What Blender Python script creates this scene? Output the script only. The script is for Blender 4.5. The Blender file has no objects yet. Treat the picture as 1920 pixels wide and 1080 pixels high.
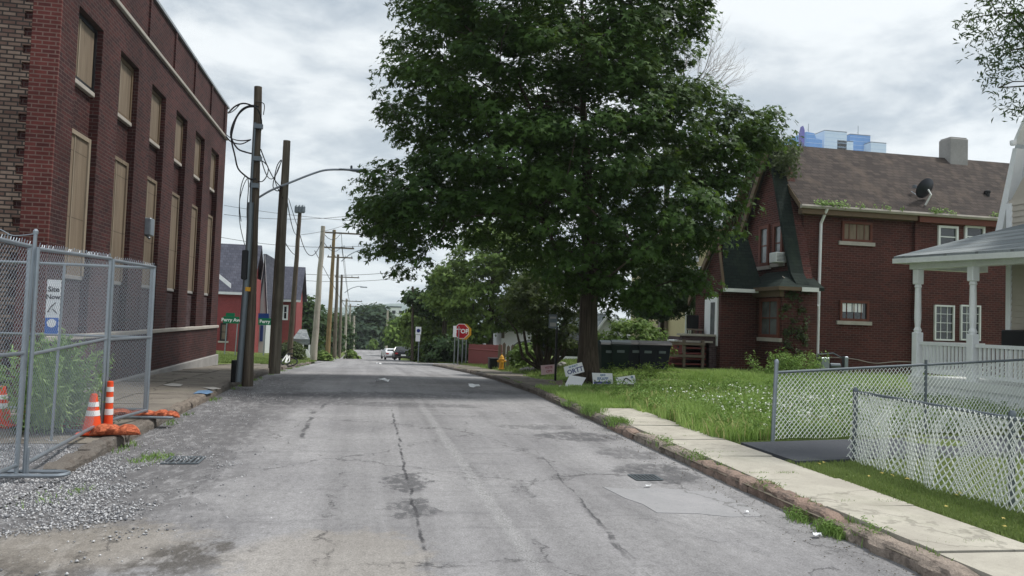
import bpy, math, random
import numpy as np
from mathutils import Vector, Matrix
random.seed(7); rng = np.random.default_rng(7)
R = math.radians
scene = bpy.context.scene
col = scene.collection

# ------------------------------------------------------------------ camera
CAM = np.array([0.0, 0.0, 1.7]); FOC = 1443.0
def _axes():
    v = np.array([690-960, -(591-540), FOC]); v /= np.linalg.norm(v)
    s, c = math.sin(.035), math.cos(.035)
    u = np.array([s, c, -(s*v[0]+c*v[1])/v[2]]); u /= np.linalg.norm(u)
    r = np.cross(u, v)
    if r[0] < 0: r = -r
    return np.array([r, v, u])
AX = _axes()
cam = bpy.data.objects.new('camera', bpy.data.cameras.new('camera')); col.objects.link(cam)
cam.data.sensor_width = 36; cam.data.lens = FOC/1920*36
cam.data.clip_start = .05; cam.data.clip_end = 5000
M3 = Matrix([[AX[i][0], AX[i][1], -AX[i][2]] for i in range(3)])
cam.matrix_world = Matrix.Translation(Vector(CAM)) @ M3.to_4x4()
scene.camera = cam

# ------------------------------------------------------------------ light
SUN_EL, SUN_AZ = R(60), R(92)       # azimuth clockwise from +Y (street direction)
scene.view_settings.view_transform = 'Standard'
scene.view_settings.look = 'None'
scene.view_settings.exposure = 0.32
scene.view_settings.gamma = 1.0
sun = bpy.data.objects.new('sun', bpy.data.lights.new('sun', 'SUN')); col.objects.link(sun)
sun.data.energy = 2.7; sun.data.angle = R(9); sun.data.color = (1, .96, .9)
sd = Vector((math.sin(SUN_AZ)*math.cos(SUN_EL), math.cos(SUN_AZ)*math.cos(SUN_EL), math.sin(SUN_EL)))
sun.rotation_euler = sd.to_track_quat('Z', 'Y').to_euler()

# ------------------------------------------------------------------ node helper
class NT:
    def __init__(s, tree): s.t = tree; s.x = 0
    def n(s, typ, ins=None, out=0, **props):
        nd = s.t.nodes.new(typ); s.x += 40; nd.location = (s.x, 0)
        for k, v in props.items(): setattr(nd, k, v)
        for k, v in (ins or {}).items():
            sk = nd.inputs[k]
            if isinstance(v, bpy.types.NodeSocket): s.t.links.new(v, sk)
            elif v is not None:
                if isinstance(v, (tuple, list)) and len(v) == 3 and sk.type == 'RGBA': v = (*v, 1)
                sk.default_value = v
        return nd.outputs[out]
    def m(s, op, a, b=0.0, c=0.0, clamp=False):
        return s.n('ShaderNodeMath', {0: a, 1: b, 2: c}, operation=op, use_clamp=clamp)
    def mix(s, f, a, b, mode='MIX'):
        nd = s.t.nodes.new('ShaderNodeMix'); nd.data_type = 'RGBA'; nd.blend_type = mode
        for i, v in ((0, f), (6, a), (7, b)):
            if isinstance(v, bpy.types.NodeSocket): s.t.links.new(v, nd.inputs[i])
            else: nd.inputs[i].default_value = (*v, 1) if isinstance(v, (tuple, list)) else v
        return nd.outputs[2]
    def noise(s, vec, scale, detail=3, rough=.55, dist=0, out=0):
        return s.n('ShaderNodeTexNoise', {'Vector': vec, 'Scale': scale, 'Detail': detail, 'Roughness': rough, 'Distortion': dist}, out)
    def vor(s, vec, scale, feature='F1', out=0):
        return s.n('ShaderNodeTexVoronoi', {'Vector': vec, 'Scale': scale}, out, feature=feature)
    def ss(s, v, a, b):   # smoothstep a..b -> 0..1
        return s.n('ShaderNodeMapRange', {0: v, 1: a, 2: b, 3: 0.0, 4: 1.0}, interpolation_type='SMOOTHSTEP')
    def xyz(s, v):
        nd = s.t.nodes.new('ShaderNodeSeparateXYZ'); s.t.links.new(v, nd.inputs[0]); return nd.outputs
    def comb(s, x, y, z=0.0): return s.n('ShaderNodeCombineXYZ', {0: x, 1: y, 2: z})
    def objc(s): return s.n('ShaderNodeTexCoord', out=3)
    def pos(s): return s.n('ShaderNodeNewGeometry', out=0)
    def bump(s, h, strength=.4, dist=.02): return s.n('ShaderNodeBump', {'Height': h, 'Strength': strength, 'Distance': dist})
    def scl(s, v, sx, sy, sz): return s.n('ShaderNodeMapping', {'Vector': v, 'Scale': (sx, sy, sz)})

def srgb(r, g, b):
    f = lambda c: (c/255/12.92) if c/255 <= .04045 else ((c/255+.055)/1.055)**2.4
    return (f(r), f(g), f(b))
def newmat(name):
    m = bpy.data.materials.new(name); m.use_nodes = True
    nt = NT(m.node_tree); b = m.node_tree.nodes['Principled BSDF']
    return m, nt, b
def setb(nt, b, color=None, rough=.8, normal=None, metal=0.0, spec=.3):
    for k, v in (('Base Color', color), ('Roughness', rough), ('Normal', normal), ('Metallic', metal), ('Specular IOR Level', spec)):
        if v is None: continue
        if isinstance(v, bpy.types.NodeSocket): nt.t.links.new(v, b.inputs[k])
        else: b.inputs[k].default_value = (*v, 1) if isinstance(v, (tuple, list)) else v
def plain(name, c, rough=.6, metal=0.0, var=.25, scale=6, spec=.3, bump=0.0):
    """painted / plain surface with dirt variation"""
    m, nt, b = newmat(name); p = nt.objc()
    n1 = nt.noise(p, scale, 5, .6); n2 = nt.noise(p, scale*6, 3)
    f = nt.m('MULTIPLY_ADD', nt.m('ADD', n1, nt.m('MULTIPLY', n2, .4)), var*1.6, 1-var*1.1)
    cc = nt.mix(1.0, c, nt.comb(f, f, f), 'MULTIPLY')
    nrm = nt.bump(n2, bump, .01) if bump else None
    setb(nt, b, cc, nt.m('MULTIPLY_ADD', n1, .25, rough-.12), nrm, metal, spec)
    return m

# ------------------------------------------------------------------ world: overcast cloud deck over a Nishita sky
w = bpy.data.worlds.new('World'); scene.world = w; w.use_nodes = True
wt = NT(w.node_tree); bg = w.node_tree.nodes['Background']
sky = wt.n('ShaderNodeTexSky', sky_type='NISHITA', sun_disc=False, sun_elevation=SUN_EL, sun_rotation=SUN_AZ, dust_density=2.0)
dirv = wt.n('ShaderNodeTexCoord', out=0)
ds = wt.xyz(dirv)
zz = wt.m('MAXIMUM', wt.m('ADD', ds[2], .16), .05)
cv = wt.comb(wt.m('DIVIDE', ds[0], zz), wt.m('DIVIDE', ds[1], zz), 0.0)
c1 = wt.noise(cv, 1.15, 8, .55, .25); c2 = wt.noise(cv, 3.6, 6, .6, .3)
cl = wt.m('MULTIPLY_ADD', c2, .35, c1)
cl = wt.ss(cl, .56, .80)
c3 = wt.ss(wt.noise(cv, 1.3, 6, .6, .5), .38, .68)
darkc = (3.7, 4.35, 5.0); lightc = (7.9, 8.3, 8.5)
cc = wt.mix(cl, lightc, darkc)
cc = wt.mix(wt.m('MULTIPLY', c3, .3), cc, (8.2, 8.5, 8.5))
hor = wt.ss(ds[2], .30, -.02)
cc = wt.mix(wt.m('MULTIPLY', hor, .45), cc, (6.3, 7.2, 7.7))
fin = wt.mix(.93, sky, cc)
w.node_tree.links.new(fin, bg.inputs[0]); bg.inputs[1].default_value = .1

# ------------------------------------------------------------------ terrain profile + picture helpers
KY = [-40, 0, 18, 24, 30, 36, 42, 52, 62, 74, 82, 90, 110, 150, 200, 400]
KZ = [.1, 0, -.03, -.18, -.42, -.7, -.98, -1.5, -1.92, -2.45, -2.9, -3.35, -3.9, -5.0, -6.6, -8]
def G(y): return np.interp(y, KY, KZ)
def sstep(a, b, x):
    t = np.clip((x-a)/(b-a), 0, 1); return t*t*(3-2*t)
def T(x, y):
    """height of lawns and yards"""
    x = np.asarray(x, float); y = np.asarray(y, float)
    g = G(y)
    base = g + .11
    yard = np.interp(y, [4, 9, 12, 20, 30, 36, 46, 60, 90], [.13, .13, .17, .17, .15, -.2, -1.1, -1.7, -3.1])
    k = sstep(5.2, 8.5, x)
    z = base*(1-k) + np.maximum(yard, base-.3)*k
    kl = sstep(-4, -12, x)*sstep(30, 45, y)
    return z + kl*.45
ground_at = lambda x, y, o=0.0: Vector((x, y, float(T(x, y))+o))
def ray(px, py): return AX @ np.array([px-960, -(py-540), FOC])
def atY(px, py, Y): d = ray(px, py); return Vector(CAM + d*(Y/d[1]))
def atX(px, py, X): d = ray(px, py); return Vector(CAM + d*(X/d[0]))
def atZ(px, py, Z): d = ray(px, py); return Vector(CAM + d*((Z-1.7)/d[2]))

# ------------------------------------------------------------------ mesh helper
class MB:
    def __init__(s): s.v = []; s.f = []
    def add(s, v, f):
        o = len(s.v); s.v += [tuple(p) for p in v]; s.f += [tuple(i+o for i in q) for q in f]; return s
    def box(s, x0, x1, y0, y1, z0, z1, mat=None, bev=0.0):
        if x0 > x1: x0, x1 = x1, x0
        if y0 > y1: y0, y1 = y1, y0
        if z0 > z1: z0, z1 = z1, z0
        if bev > 0:
            b = min(bev, (x1-x0)*.4, (y1-y0)*.4, (z1-z0)*.4); vs = []; 
            for z, k in ((z0, b), (z0+b, 0), (z1-b, 0), (z1, b)):
                for (x, y) in ((x0+k, y0+b), (x0+b, y0+k), (x1-b, y0+k), (x1-k, y0+b), (x1-k, y1-b), (x1-b, y1-k), (x0+b, y1-k), (x0+k, y1-b)):
                    vs.append((min(max(x, x0+k), x1-k), min(max(y, y0+k), y1-k), z))
            fs = [tuple(range(7, -1, -1)), tuple(range(24, 32))]
            for r in range(3):
                for i in range(8): j = (i+1) % 8; fs.append((r*8+i, r*8+j, r*8+8+j, r*8+8+i))
        else:
            vs = [(x0,y0,z0),(x1,y0,z0),(x1,y1,z0),(x0,y1,z0),(x0,y0,z1),(x1,y0,z1),(x1,y1,z1),(x0,y1,z1)]
            fs = [(3,2,1,0),(4,5,6,7),(0,1,5,4),(1,2,6,5),(2,3,7,6),(3,0,4,7)]
        if mat is not None: vs = [mat @ Vector(p) for p in vs]
        return s.add(vs, fs)
    def tube(s, pts, rad, n=8, cap=True):
        pts = [Vector(p) for p in pts]
        if not hasattr(rad, '__len__'): rad = [rad]*len(pts)
        vs = []; fs = []; up = None
        for i, p in enumerate(pts):
            d = (pts[min(i+1, len(pts)-1)] - pts[max(i-1, 0)])
            d = d.normalized() if d.length > 1e-9 else Vector((0, 0, 1))
            if up is None: up = Vector((0, 0, 1)) if abs(d.z) < .9 else Vector((1, 0, 0))
            a = d.cross(up)
            if a.length < 1e-4: a = d.cross(Vector((.3, 1, .1)))
            a.normalize(); b = a.cross(d).normalized(); up = b
            for k in range(n):
                t = 2*math.pi*k/n; vs.append(p + (a*math.cos(t)+b*math.sin(t))*rad[i])
        for i in range(len(pts)-1):
            for k in range(n):
                j = (k+1) % n; fs.append((i*n+k, i*n+j, (i+1)*n+j, (i+1)*n+k))
        if cap:
            fs.append(tuple(range(n-1, -1, -1))); q = (len(pts)-1)*n; fs.append(tuple(range(q, q+n)))
        return s.add(vs, fs)
    def lathe(s, prof, n=16, c=(0, 0, 0), axis='Z'):
        vs = []; fs = []
        for r, z in prof:
            for k in range(n):
                t = 2*math.pi*k/n; p = (r*math.cos(t), r*math.sin(t), z)
                if axis == 'X': p = (p[2], p[0], p[1])
                if axis == 'Y': p = (p[0], p[2], p[1])
                vs.append((p[0]+c[0], p[1]+c[1], p[2]+c[2]))
        for i in range(len(prof)-1):
            for k in range(n):
                j = (k+1) % n; fs.append((i*n+k, i*n+j, (i+1)*n+j, (i+1)*n+k))
        fs.append(tuple(range(n-1, -1, -1))); q = (len(prof)-1)*n; fs.append(tuple(range(q, q+n)))
        return s.add(vs, fs)
    def prism(s, poly, vec):
        """poly: list of 3d points; extruded by vec"""
        n = len(poly); v = Vector(vec); P = [Vector(p) for p in poly]
        fs = [tuple(range(n-1, -1, -1)), tuple(range(n, 2*n))]
        fs += [(i, (i+1) % n, n+(i+1) % n, n+i) for i in range(n)]
        return s.add(P + [p+v for p in P], fs)
    def slab(s, a, b, c, d, t):
        """thick quad, thickness t against its normal"""
        P = [Vector(q) for q in (a, b, c, d)]
        nrm = (P[1]-P[0]).cross(P[2]-P[0]).normalized()
        return s.prism(P, -nrm*t)
    def build(s, name, mat, parent=None, smooth=False):
        me = bpy.data.meshes.new(name); off = Vector((0, 0, 0))
        if parent is not None and parent.get('_abs', 0): off = Vector(parent.location)
        if parent is not None and parent.parent is not None and parent.parent.get('_abs', 0) and parent.type == 'MESH': off = Vector(parent.parent.location)
        me.from_pydata([tuple(Vector(p)-off) for p in s.v], [], s.f)
        me.update()
        # consistent outward normals
        import bmesh
        if len(s.f) < 20000:
            bm = bmesh.new(); bm.from_mesh(me); bmesh.ops.recalc_face_normals(bm, faces=bm.faces); bm.to_mesh(me); bm.free()
        if smooth:
            me.polygons.foreach_set('use_smooth', [True]*len(me.polygons))
            try: me.set_sharp_from_angle(angle=R(40))
            except Exception: pass
        if mat: me.materials.append(mat)
        o = bpy.data.objects.new(name, me); col.objects.link(o)
        if parent is not None: o.parent = parent
        return o
def np_mesh(name, verts, faces_n, mat, parent=None, offset=None, smooth=False):
    """verts (N,3); faces_n: (F,k) int array"""
    me = bpy.data.meshes.new(name)
    if offset is not None: verts = verts - np.array(offset)
    F, k = faces_n.shape
    me.vertices.add(len(verts)); me.vertices.foreach_set('co', np.ascontiguousarray(verts, dtype=np.float32).ravel())
    me.loops.add(F*k); me.loops.foreach_set('vertex_index', np.ascontiguousarray(faces_n, dtype=np.int32).ravel())
    me.polygons.add(F); me.polygons.foreach_set('loop_start', np.arange(0, F*k, k, dtype=np.int32))
    try: me.polygons.foreach_set('loop_total', np.full(F, k, dtype=np.int32))
    except Exception: pass
    if smooth: me.polygons.foreach_set('use_smooth', np.ones(F, dtype=bool))
    me.update(calc_edges=True); me.validate()
    if mat: me.materials.append(mat)
    o = bpy.data.objects.new(name, me); col.objects.link(o)
    if parent is not None: o.parent = parent
    return o
def tag(o, label=None, cat=None, group=None, kind=None):
    if label: o['label'] = label
    if cat: o['category'] = cat
    if group: o['group'] = group
    if kind: o['kind'] = kind
    return o
def thing(name, loc, label, cat, group=None, rz=0.0, absolute=True):
    """absolute: parts are given in world coordinates; otherwise in local coordinates"""
    o = bpy.data.objects.new(name, None); col.objects.link(o); o.empty_display_size = .2
    o.location = loc; o.rotation_euler = (0, 0, rz)
    if absolute: o['_abs'] = 1
    return tag(o, label, cat, group)
def children_of(o): return [c for c in bpy.data.objects if c.parent == o]
def copy_tree(o, parent=None):
    c = o.copy(); col.objects.link(c)
    if parent is not None: c.parent = parent
    for ch in children_of(o): copy_tree(ch, c)
    return c
_tc = {}
def text_geo(txt, size=1.0, bold=0.0):
    cu = bpy.data.curves.new('t', 'FONT'); cu.body = txt; cu.size = size; cu.align_x = 'CENTER'; cu.align_y = 'CENTER'; cu.offset = bold; cu.resolution_u = 2
    ob = bpy.data.objects.new('t', cu); col.objects.link(ob)
    dg = bpy.context.evaluated_depsgraph_get(); me = bpy.data.meshes.new_from_object(ob.evaluated_get(dg))
    v = [tuple(p.co) for p in me.vertices]; f = [tuple(p.vertices) for p in me.polygons]
    bpy.data.objects.remove(ob); bpy.data.meshes.remove(me); bpy.data.curves.remove(cu)
    return v, f
def text_on(mb, txt, size, origin, right, up, bold=0.0, sx=1.0):
    v, f = text_geo(txt, size, bold); o = Vector(origin); r = Vector(right).normalized(); u = Vector(up).normalized()
    mb.add([o + r*(p[0]*sx) + u*p[1] for p in v], f); return mb
# ------------------------------------------------------------------ materials
def brick_mat(name, c1, c2, mortar, var=.35, bw=.21, bh=.072, stain=.5, ms=.008):
    m, nt, b = newmat(name); p = nt.objc(); s = nt.xyz(p)
    v = nt.comb(nt.m('ADD', s[0], s[1]), s[2], 0.0)
    nd = nt.t.nodes.new('ShaderNodeTexBrick'); nt.t.links.new(v, nd.inputs['Vector'])
    nd.inputs['Scale'].default_value = 1.0; nd.inputs['Brick Width'].default_value = bw; nd.inputs['Row Height'].default_value = bh
    nd.inputs['Mortar Size'].default_value = ms; nd.inputs['Mortar Smooth'].default_value = .2; nd.inputs['Bias'].default_value = -.1
    nd.inputs['Color1'].default_value = (*c1, 1); nd.inputs['Color2'].default_value = (*c2, 1); nd.inputs['Mortar'].default_value = (*mortar, 1)
    n = nt.noise(p, .6, 5, .6); n2 = nt.noise(p, 9, 4, .6)
    f = nt.m('MULTIPLY_ADD', nt.ss(n, .3, .72), stain, 1-stain*.6)
    f = nt.m('MULTIPLY', f, nt.m('MULTIPLY_ADD', n2, .6, .7))
    cc = nt.mix(1.0, nd.outputs[0], nt.comb(f, f, f), 'MULTIPLY')
    h = nt.m('SUBTRACT', nt.m('MULTIPLY', n2, .3), nd.outputs[1])
    setb(nt, b, cc, .85, nt.bump(h, .55, .008), 0, .25)
    return m
M = {}
M['brick'] = brick_mat('red brick', srgb(76, 40, 38), srgb(50, 29, 31), srgb(86, 72, 70))
M['brick_tan'] = brick_mat('tan brick', srgb(138, 118, 106), srgb(92, 66, 60), srgb(58, 52, 50), ms=.014)
M['brick_front'] = brick_mat('lighter red front brick', srgb(104, 54, 50), srgb(80, 41, 40), srgb(116, 92, 86), ms=.011)
M['brick_house'] = brick_mat('house brick', srgb(88, 45, 41), srgb(64, 34, 33), srgb(98, 76, 70), stain=.3, bw=.25, bh=.085, ms=.012)
M['brick_black'] = brick_mat('weathered brick', srgb(84, 70, 74), srgb(62, 44, 46), srgb(90, 80, 80))
M['redwall'] = brick_mat('painted red wall', srgb(146, 74, 74), srgb(138, 68, 68), srgb(132, 66, 66), stain=.15)
M['stone'] = plain('stone trim', srgb(172, 166, 158), .85, var=.35, scale=3, bump=.4)
M['concrete'] = plain('concrete foundation', srgb(150, 148, 146), .9, var=.4, scale=2, bump=.5)
def board_mat():
    m, nt, b = newmat('tan painted board'); p = nt.objc(); v = nt.noise(nt.scl(p, 9, 9, .5), 1.0, 5, .65); s = nt.xyz(p); n = nt.noise(nt.scl(p, 3, 3, .6), 1.0, 5, .7)
    cc = nt.mix(nt.ss(v, .3, .7), srgb(134, 120, 103), srgb(114, 101, 87)); cc = nt.mix(nt.m('MULTIPLY', nt.ss(n, .5, .72), .55), cc, srgb(96, 84, 72))
    seam = nt.ss(nt.m('ABSOLUTE', nt.m('SUBTRACT', nt.m('FRACT', nt.m('DIVIDE', nt.m('ADD', s[2], .35), 1.22)), .5)), .488, .497)
    cc = nt.mix(nt.m('MULTIPLY', seam, .6), cc, srgb(60, 52, 46)); setb(nt, b, cc, .75, nt.bump(v, .3, .01), 0, .25); return m
M['board'] = board_mat()
M['board_light'] = plain('pale board trim', srgb(146, 134, 118), .75, var=.2, scale=3)
M['metal_flash'] = plain('galvanised coping', srgb(150, 155, 160), .45, .6, var=.2)
M['galv'] = plain('galvanised steel tube', srgb(150, 158, 166), .42, .75, var=.25, scale=9)
M['wire'] = plain('galvanised wire', srgb(150, 158, 168), .5, .4, var=.15, scale=4)
M['wire_white'] = plain('white coated wire', srgb(232, 236, 232), .45, 0, var=.12, scale=4)
M['galv_dark'] = plain('dull steel', srgb(108, 116, 122), .5, .6, var=.25, scale=8)
M['white'] = plain('white paint', srgb(238, 240, 242), .5, 0, var=.12, scale=3)
M['whitetrim'] = plain('worn white trim', srgb(224, 227, 225), .6, 0, var=.22, scale=3)
M['cream'] = plain('cream siding', srgb(200, 190, 150), .7, 0, var=.15)
M['siding'] = plain('grey white siding', srgb(196, 200, 202), .65, 0, var=.1, scale=2)
M['siding_tan'] = plain('pale tan siding', srgb(190, 182, 170), .65, 0, var=.1, scale=2)
M['brown'] = plain('brown fascia', srgb(104, 88, 70), .75, 0, var=.3)
M['redframe'] = plain('rust red painted frame', srgb(104, 60, 48), .65, 0, var=.2)
M['black'] = plain('black plastic', srgb(26, 27, 30), .55, 0, var=.3)
M['rubber'] = plain('rubber cable', srgb(30, 31, 34), .6, 0, var=.1)
M['navy'] = plain('navy cart plastic', srgb(14, 17, 38), .45, 0, var=.25)
M['teal'] = plain('dark teal cart plastic', srgb(7, 30, 34), .45, 0, var=.25)
M['orange'] = plain('orange cone plastic', srgb(228, 82, 40), .5, 0, var=.15, scale=8)
M['reflect'] = plain('white reflective band', srgb(226, 226, 226), .35, 0, var=.1)
M['yellow'] = plain('yellow hydrant paint', srgb(206, 152, 50), .5, 0, var=.25, scale=9)
M['blue'] = plain('blue printed vinyl', srgb(46, 104, 188), .5, 0, var=.15)
M['signgreen'] = plain('green sign', srgb(16, 118, 84), .4, 0, var=.1)
M['signblue'] = plain('blue sign', srgb(34, 64, 130), .4, 0, var=.1)
M['signblue_pale'] = plain('faded blue spray paint', srgb(98, 128, 160), .8, 0, var=.4, scale=20)
M['signred'] = plain('red sign', srgb(176, 26, 40), .4, 0, var=.1)
M['inkblue'] = plain('dark blue print', srgb(32, 46, 118), .5, 0, var=.1)
M['inkpale'] = plain('faded blue print', srgb(128, 150, 178), .5, 0, var=.1)
M['inkred'] = plain('faded red print', srgb(176, 92, 104), .5, 0, var=.1)
M['inkpurple'] = plain('purple print', srgb(84, 78, 160), .5, 0, var=.1)
M['inkblack'] = plain('black print', srgb(30, 30, 34), .5, 0, var=.1)
M['pinksign'] = plain('pink sign board', srgb(222, 190, 196), .5, 0, var=.1)
M['redfence'] = plain('red stained boards', srgb(122, 62, 60), .8, 0, var=.3, scale=5)
M['greywood'] = plain('weathered wood', srgb(116, 104, 92), .85, 0, var=.35, scale=5)
M['rock'] = plain('pale rock', srgb(166, 164, 160), .9, 0, var=.4, scale=5, bump=.5)
M['carblack'] = plain('black car paint', srgb(18, 20, 28), .25, .3, var=.1, spec=.6)
M['carwhite'] = plain('white car paint', srgb(226, 228, 232), .3, 0, var=.05, spec=.6)
M['tail'] = plain('red tail lamp', srgb(150, 20, 24), .3, 0, var=.1)
M['dish'] = plain('dark satellite dish', srgb(30, 34, 44), .4, 0, var=.2)
M['tan_sandbag'] = M['orange']

def glassmat(name, c, rough=.12):
    m, nt, b = newmat(name); p = nt.objc(); n = nt.noise(p, 1.4, 3)
    cc = nt.mix(nt.ss(n, .35, .7), tuple(x*.5 for x in c), c)
    setb(nt, b, cc, rough, nt.bump(nt.noise(p, 2, 2), .06, .02), 0, .8)
    return m
M['glass'] = glassmat('window glass', (.03, .038, .045)); M['glass_mid'] = glassmat('curtained window glass', (.17, .19, .19))
M['glass_blue'] = plain('blue curtain wall', srgb(100, 150, 208), .5, 0, var=.3, scale=.3)
M['glass_pale'] = plain('pale curtain wall', srgb(196, 212, 224), .5, 0, var=.12, scale=.3)
M['carglass'] = glassmat('car glass', (.02, .025, .03))

def bag_mat():
    m, nt, b = newmat('orange woven sandbag'); p = nt.objc()
    n = nt.noise(p, 14, 5, .65, 1.0); cc = nt.mix(nt.ss(n, .35, .65), srgb(142, 66, 44), srgb(208, 116, 80))
    setb(nt, b, cc, .75, nt.bump(n, .9, .03)); return m
M['bag'] = bag_mat()

def shingle(name, c1, c2, lichen, rows=.16, streak=.3):
    m, nt, b = newmat(name); p = nt.objc(); s = nt.xyz(p)
    v = nt.comb(nt.m('ADD', s[0], nt.m('MULTIPLY', s[1], .35)), nt.m('MULTIPLY_ADD', s[2], 1.35, nt.m('MULTIPLY', s[1], .0)), 0.0)
    nd = nt.t.nodes.new('ShaderNodeTexBrick'); nt.t.links.new(v, nd.inputs['Vector'])
    for k, val in (('Scale', 1.0), ('Brick Width', .3), ('Row Height', rows), ('Mortar Size', .016)): nd.inputs[k].default_value = val
    nd.inputs['Color1'].default_value = (*c1, 1); nd.inputs['Color2'].default_value = (*c2, 1); nd.inputs['Mortar'].default_value = (*[q*.55 for q in c1], 1)
    n = nt.noise(nt.scl(p, 1, 1, .4), 1.1, 6, .65); cc = nt.mix(nt.m('MULTIPLY', nt.ss(n, .48, .72), streak), nd.outputs[0], lichen)
    n3 = nt.noise(p, 60, 2); f = nt.m('MULTIPLY_ADD', n3, .7, .65); cc = nt.mix(1.0, cc, nt.comb(f, f, f), 'MULTIPLY')
    setb(nt, b, cc, .92, nt.bump(nt.m('SUBTRACT', nt.m('MULTIPLY', n3, .4), nd.outputs[1]), .6, .015), 0, .2)
    return m
M['roof_brown'] = shingle('brown shingles', srgb(80, 72, 68), srgb(58, 53, 52), srgb(112, 99, 88), streak=.4, rows=.19)
M['roof_green'] = shingle('dark green shingles', srgb(40, 50, 46), srgb(30, 40, 38), srgb(64, 78, 60))
M['roof_grey'] = shingle('light grey shingles', srgb(144, 150, 152), srgb(108, 116, 120), srgb(168, 172, 172))
M['roof_slate'] = shingle('slate shingles', srgb(86, 88, 100), srgb(70, 72, 84), srgb(110, 110, 120), rows=.3)

def wood_pole(name, c1, c2):
    m, nt, b = newmat(name); p = nt.objc()
    n = nt.noise(nt.scl(p, 22, 22, .8), 1.0, 5, .65); n2 = nt.noise(p, 1.2, 3)
    cc = nt.mix(nt.ss(n, .3, .7), c1, c2); cc = nt.mix(nt.m('MULTIPLY', nt.ss(n2, .45, .7), .4), cc, tuple(q*.55 for q in c1))
    setb(nt, b, cc, .88, nt.bump(n, .7, .01)); return m
M['pole'] = wood_pole('dark weathered pole', srgb(64, 56, 48), srgb(104, 94, 82))
M['pole_grey'] = wood_pole('grey weathered pole', srgb(92, 86, 76), srgb(132, 124, 110))
M['pole_pale'] = wood_pole('pale pole', srgb(150, 144, 132), srgb(184, 178, 166))
M['pole_yellow'] = wood_pole('yellow brown pole', srgb(112, 96, 68), srgb(150, 130, 92))
M['bark'] = wood_pole('grey brown bark', srgb(44, 38, 32), srgb(88, 78, 66))
M['bark_pale'] = wood_pole('bare pale branch', srgb(120, 110, 106), srgb(150, 140, 134))

def leafmat(name, dark, light, trans=.28, hue=None):
    m = bpy.data.materials.new(name); m.use_nodes = True; nt = NT(m.node_tree)
    b = m.node_tree.nodes['Principled BSDF']; out = m.node_tree.nodes['Material Output']
    g = m.node_tree.nodes.new('ShaderNodeNewGeometry'); p = nt.objc()
    n = nt.noise(p, .55, 4, .6); f = nt.m('ADD', nt.m('MULTIPLY', g.outputs['Random Per Island'], .55), nt.m('MULTIPLY', nt.ss(n, .3, .7), .5), clamp=True)
    cc = nt.mix(f, dark, light)
    if hue: cc = nt.mix(nt.m('MULTIPLY', nt.ss(nt.noise(p, 1.3, 3), .6, .75), .6), cc, hue)
    setb(nt, b, cc, .6, None, 0, .18)
    tr = nt.n('ShaderNodeBsdfTranslucent', {'Color': nt.mix(.4, cc, (.16, .24, .03))})
    mx = nt.t.nodes.new('ShaderNodeMixShader'); mx.inputs[0].default_value = trans
    nt.t.links.new(b.outputs[0], mx.inputs[1]); nt.t.links.new(tr, mx.inputs[2]); nt.t.links.new(mx.outputs[0], out.inputs[0])
    return m
M['leaf_maple'] = leafmat('maple leaves', (.010, .030, .010), (.088, .165, .038), .33)
M['leaf_mid'] = leafmat('mid green leaves', (.05, .10, .025), (.20, .29, .07), hue=(.15, .17, .04))
M['leaf_light'] = leafmat('light green leaves', (.06, .12, .025), (.20, .30, .07))
M['leaf_dark'] = leafmat('dark green leaves', (.016, .04, .016), (.055, .10, .035))
M['leaf_far'] = leafmat('far tree leaves', (.03, .055, .038), (.06, .10, .058))
M['leaf_olive'] = leafmat('olive leaves', (.03, .045, .02), (.09, .12, .045))
M['weed'] = leafmat('weed leaves', (.10, .19, .04), (.28, .42, .13))
M['grass'] = leafmat('grass blades', (.19, .32, .065), (.50, .66, .24), .45)
M['grass_short'] = leafmat('lawn blades', (.13, .19, .055), (.30, .38, .14), .35)
M['sage'] = leafmat('bushy weed leaves', (.18, .32, .11), (.42, .58, .24))
M['flower'] = plain('white petals', srgb(235, 238, 230), .6, 0, var=.05)
M['gold'] = plain('yellow fallen leaf', srgb(176, 160, 84), .6, 0, var=.2)

def lawn_ground():
    m, nt, b = newmat('lawn soil and thatch'); p = nt.pos()
    n = nt.noise(p, .5, 6, .6); n2 = nt.noise(p, 22, 5, .7)
    cc = nt.mix(nt.ss(n2, .3, .7), (.07, .10, .03), (.17, .22, .07)); cc = nt.mix(nt.m('MULTIPLY', nt.ss(n, .5, .7), .5), cc, (.13, .125, .06))
    setb(nt, b, cc, .95, nt.bump(n2, .8, .05), 0, .1); return m
M['lawn'] = lawn_ground()

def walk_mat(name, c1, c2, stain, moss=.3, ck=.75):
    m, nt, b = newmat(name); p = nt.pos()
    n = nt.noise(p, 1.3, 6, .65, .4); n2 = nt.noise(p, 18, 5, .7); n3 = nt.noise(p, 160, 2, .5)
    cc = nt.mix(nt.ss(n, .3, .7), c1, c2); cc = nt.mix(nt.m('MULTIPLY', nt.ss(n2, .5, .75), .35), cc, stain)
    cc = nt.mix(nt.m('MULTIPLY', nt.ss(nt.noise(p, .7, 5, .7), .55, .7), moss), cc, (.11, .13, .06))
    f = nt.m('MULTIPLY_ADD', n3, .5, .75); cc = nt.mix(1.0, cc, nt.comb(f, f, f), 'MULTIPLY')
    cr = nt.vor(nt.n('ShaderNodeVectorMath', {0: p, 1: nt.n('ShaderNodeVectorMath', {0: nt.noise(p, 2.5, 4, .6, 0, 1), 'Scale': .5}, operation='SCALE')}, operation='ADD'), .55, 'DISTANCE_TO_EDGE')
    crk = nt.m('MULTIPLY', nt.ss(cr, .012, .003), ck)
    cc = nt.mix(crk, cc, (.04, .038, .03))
    setb(nt, b, cc, .9, nt.bump(nt.m('SUBTRACT', nt.m('ADD', n2, n3), crk), .35, .01), 0, .2); return m
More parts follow.
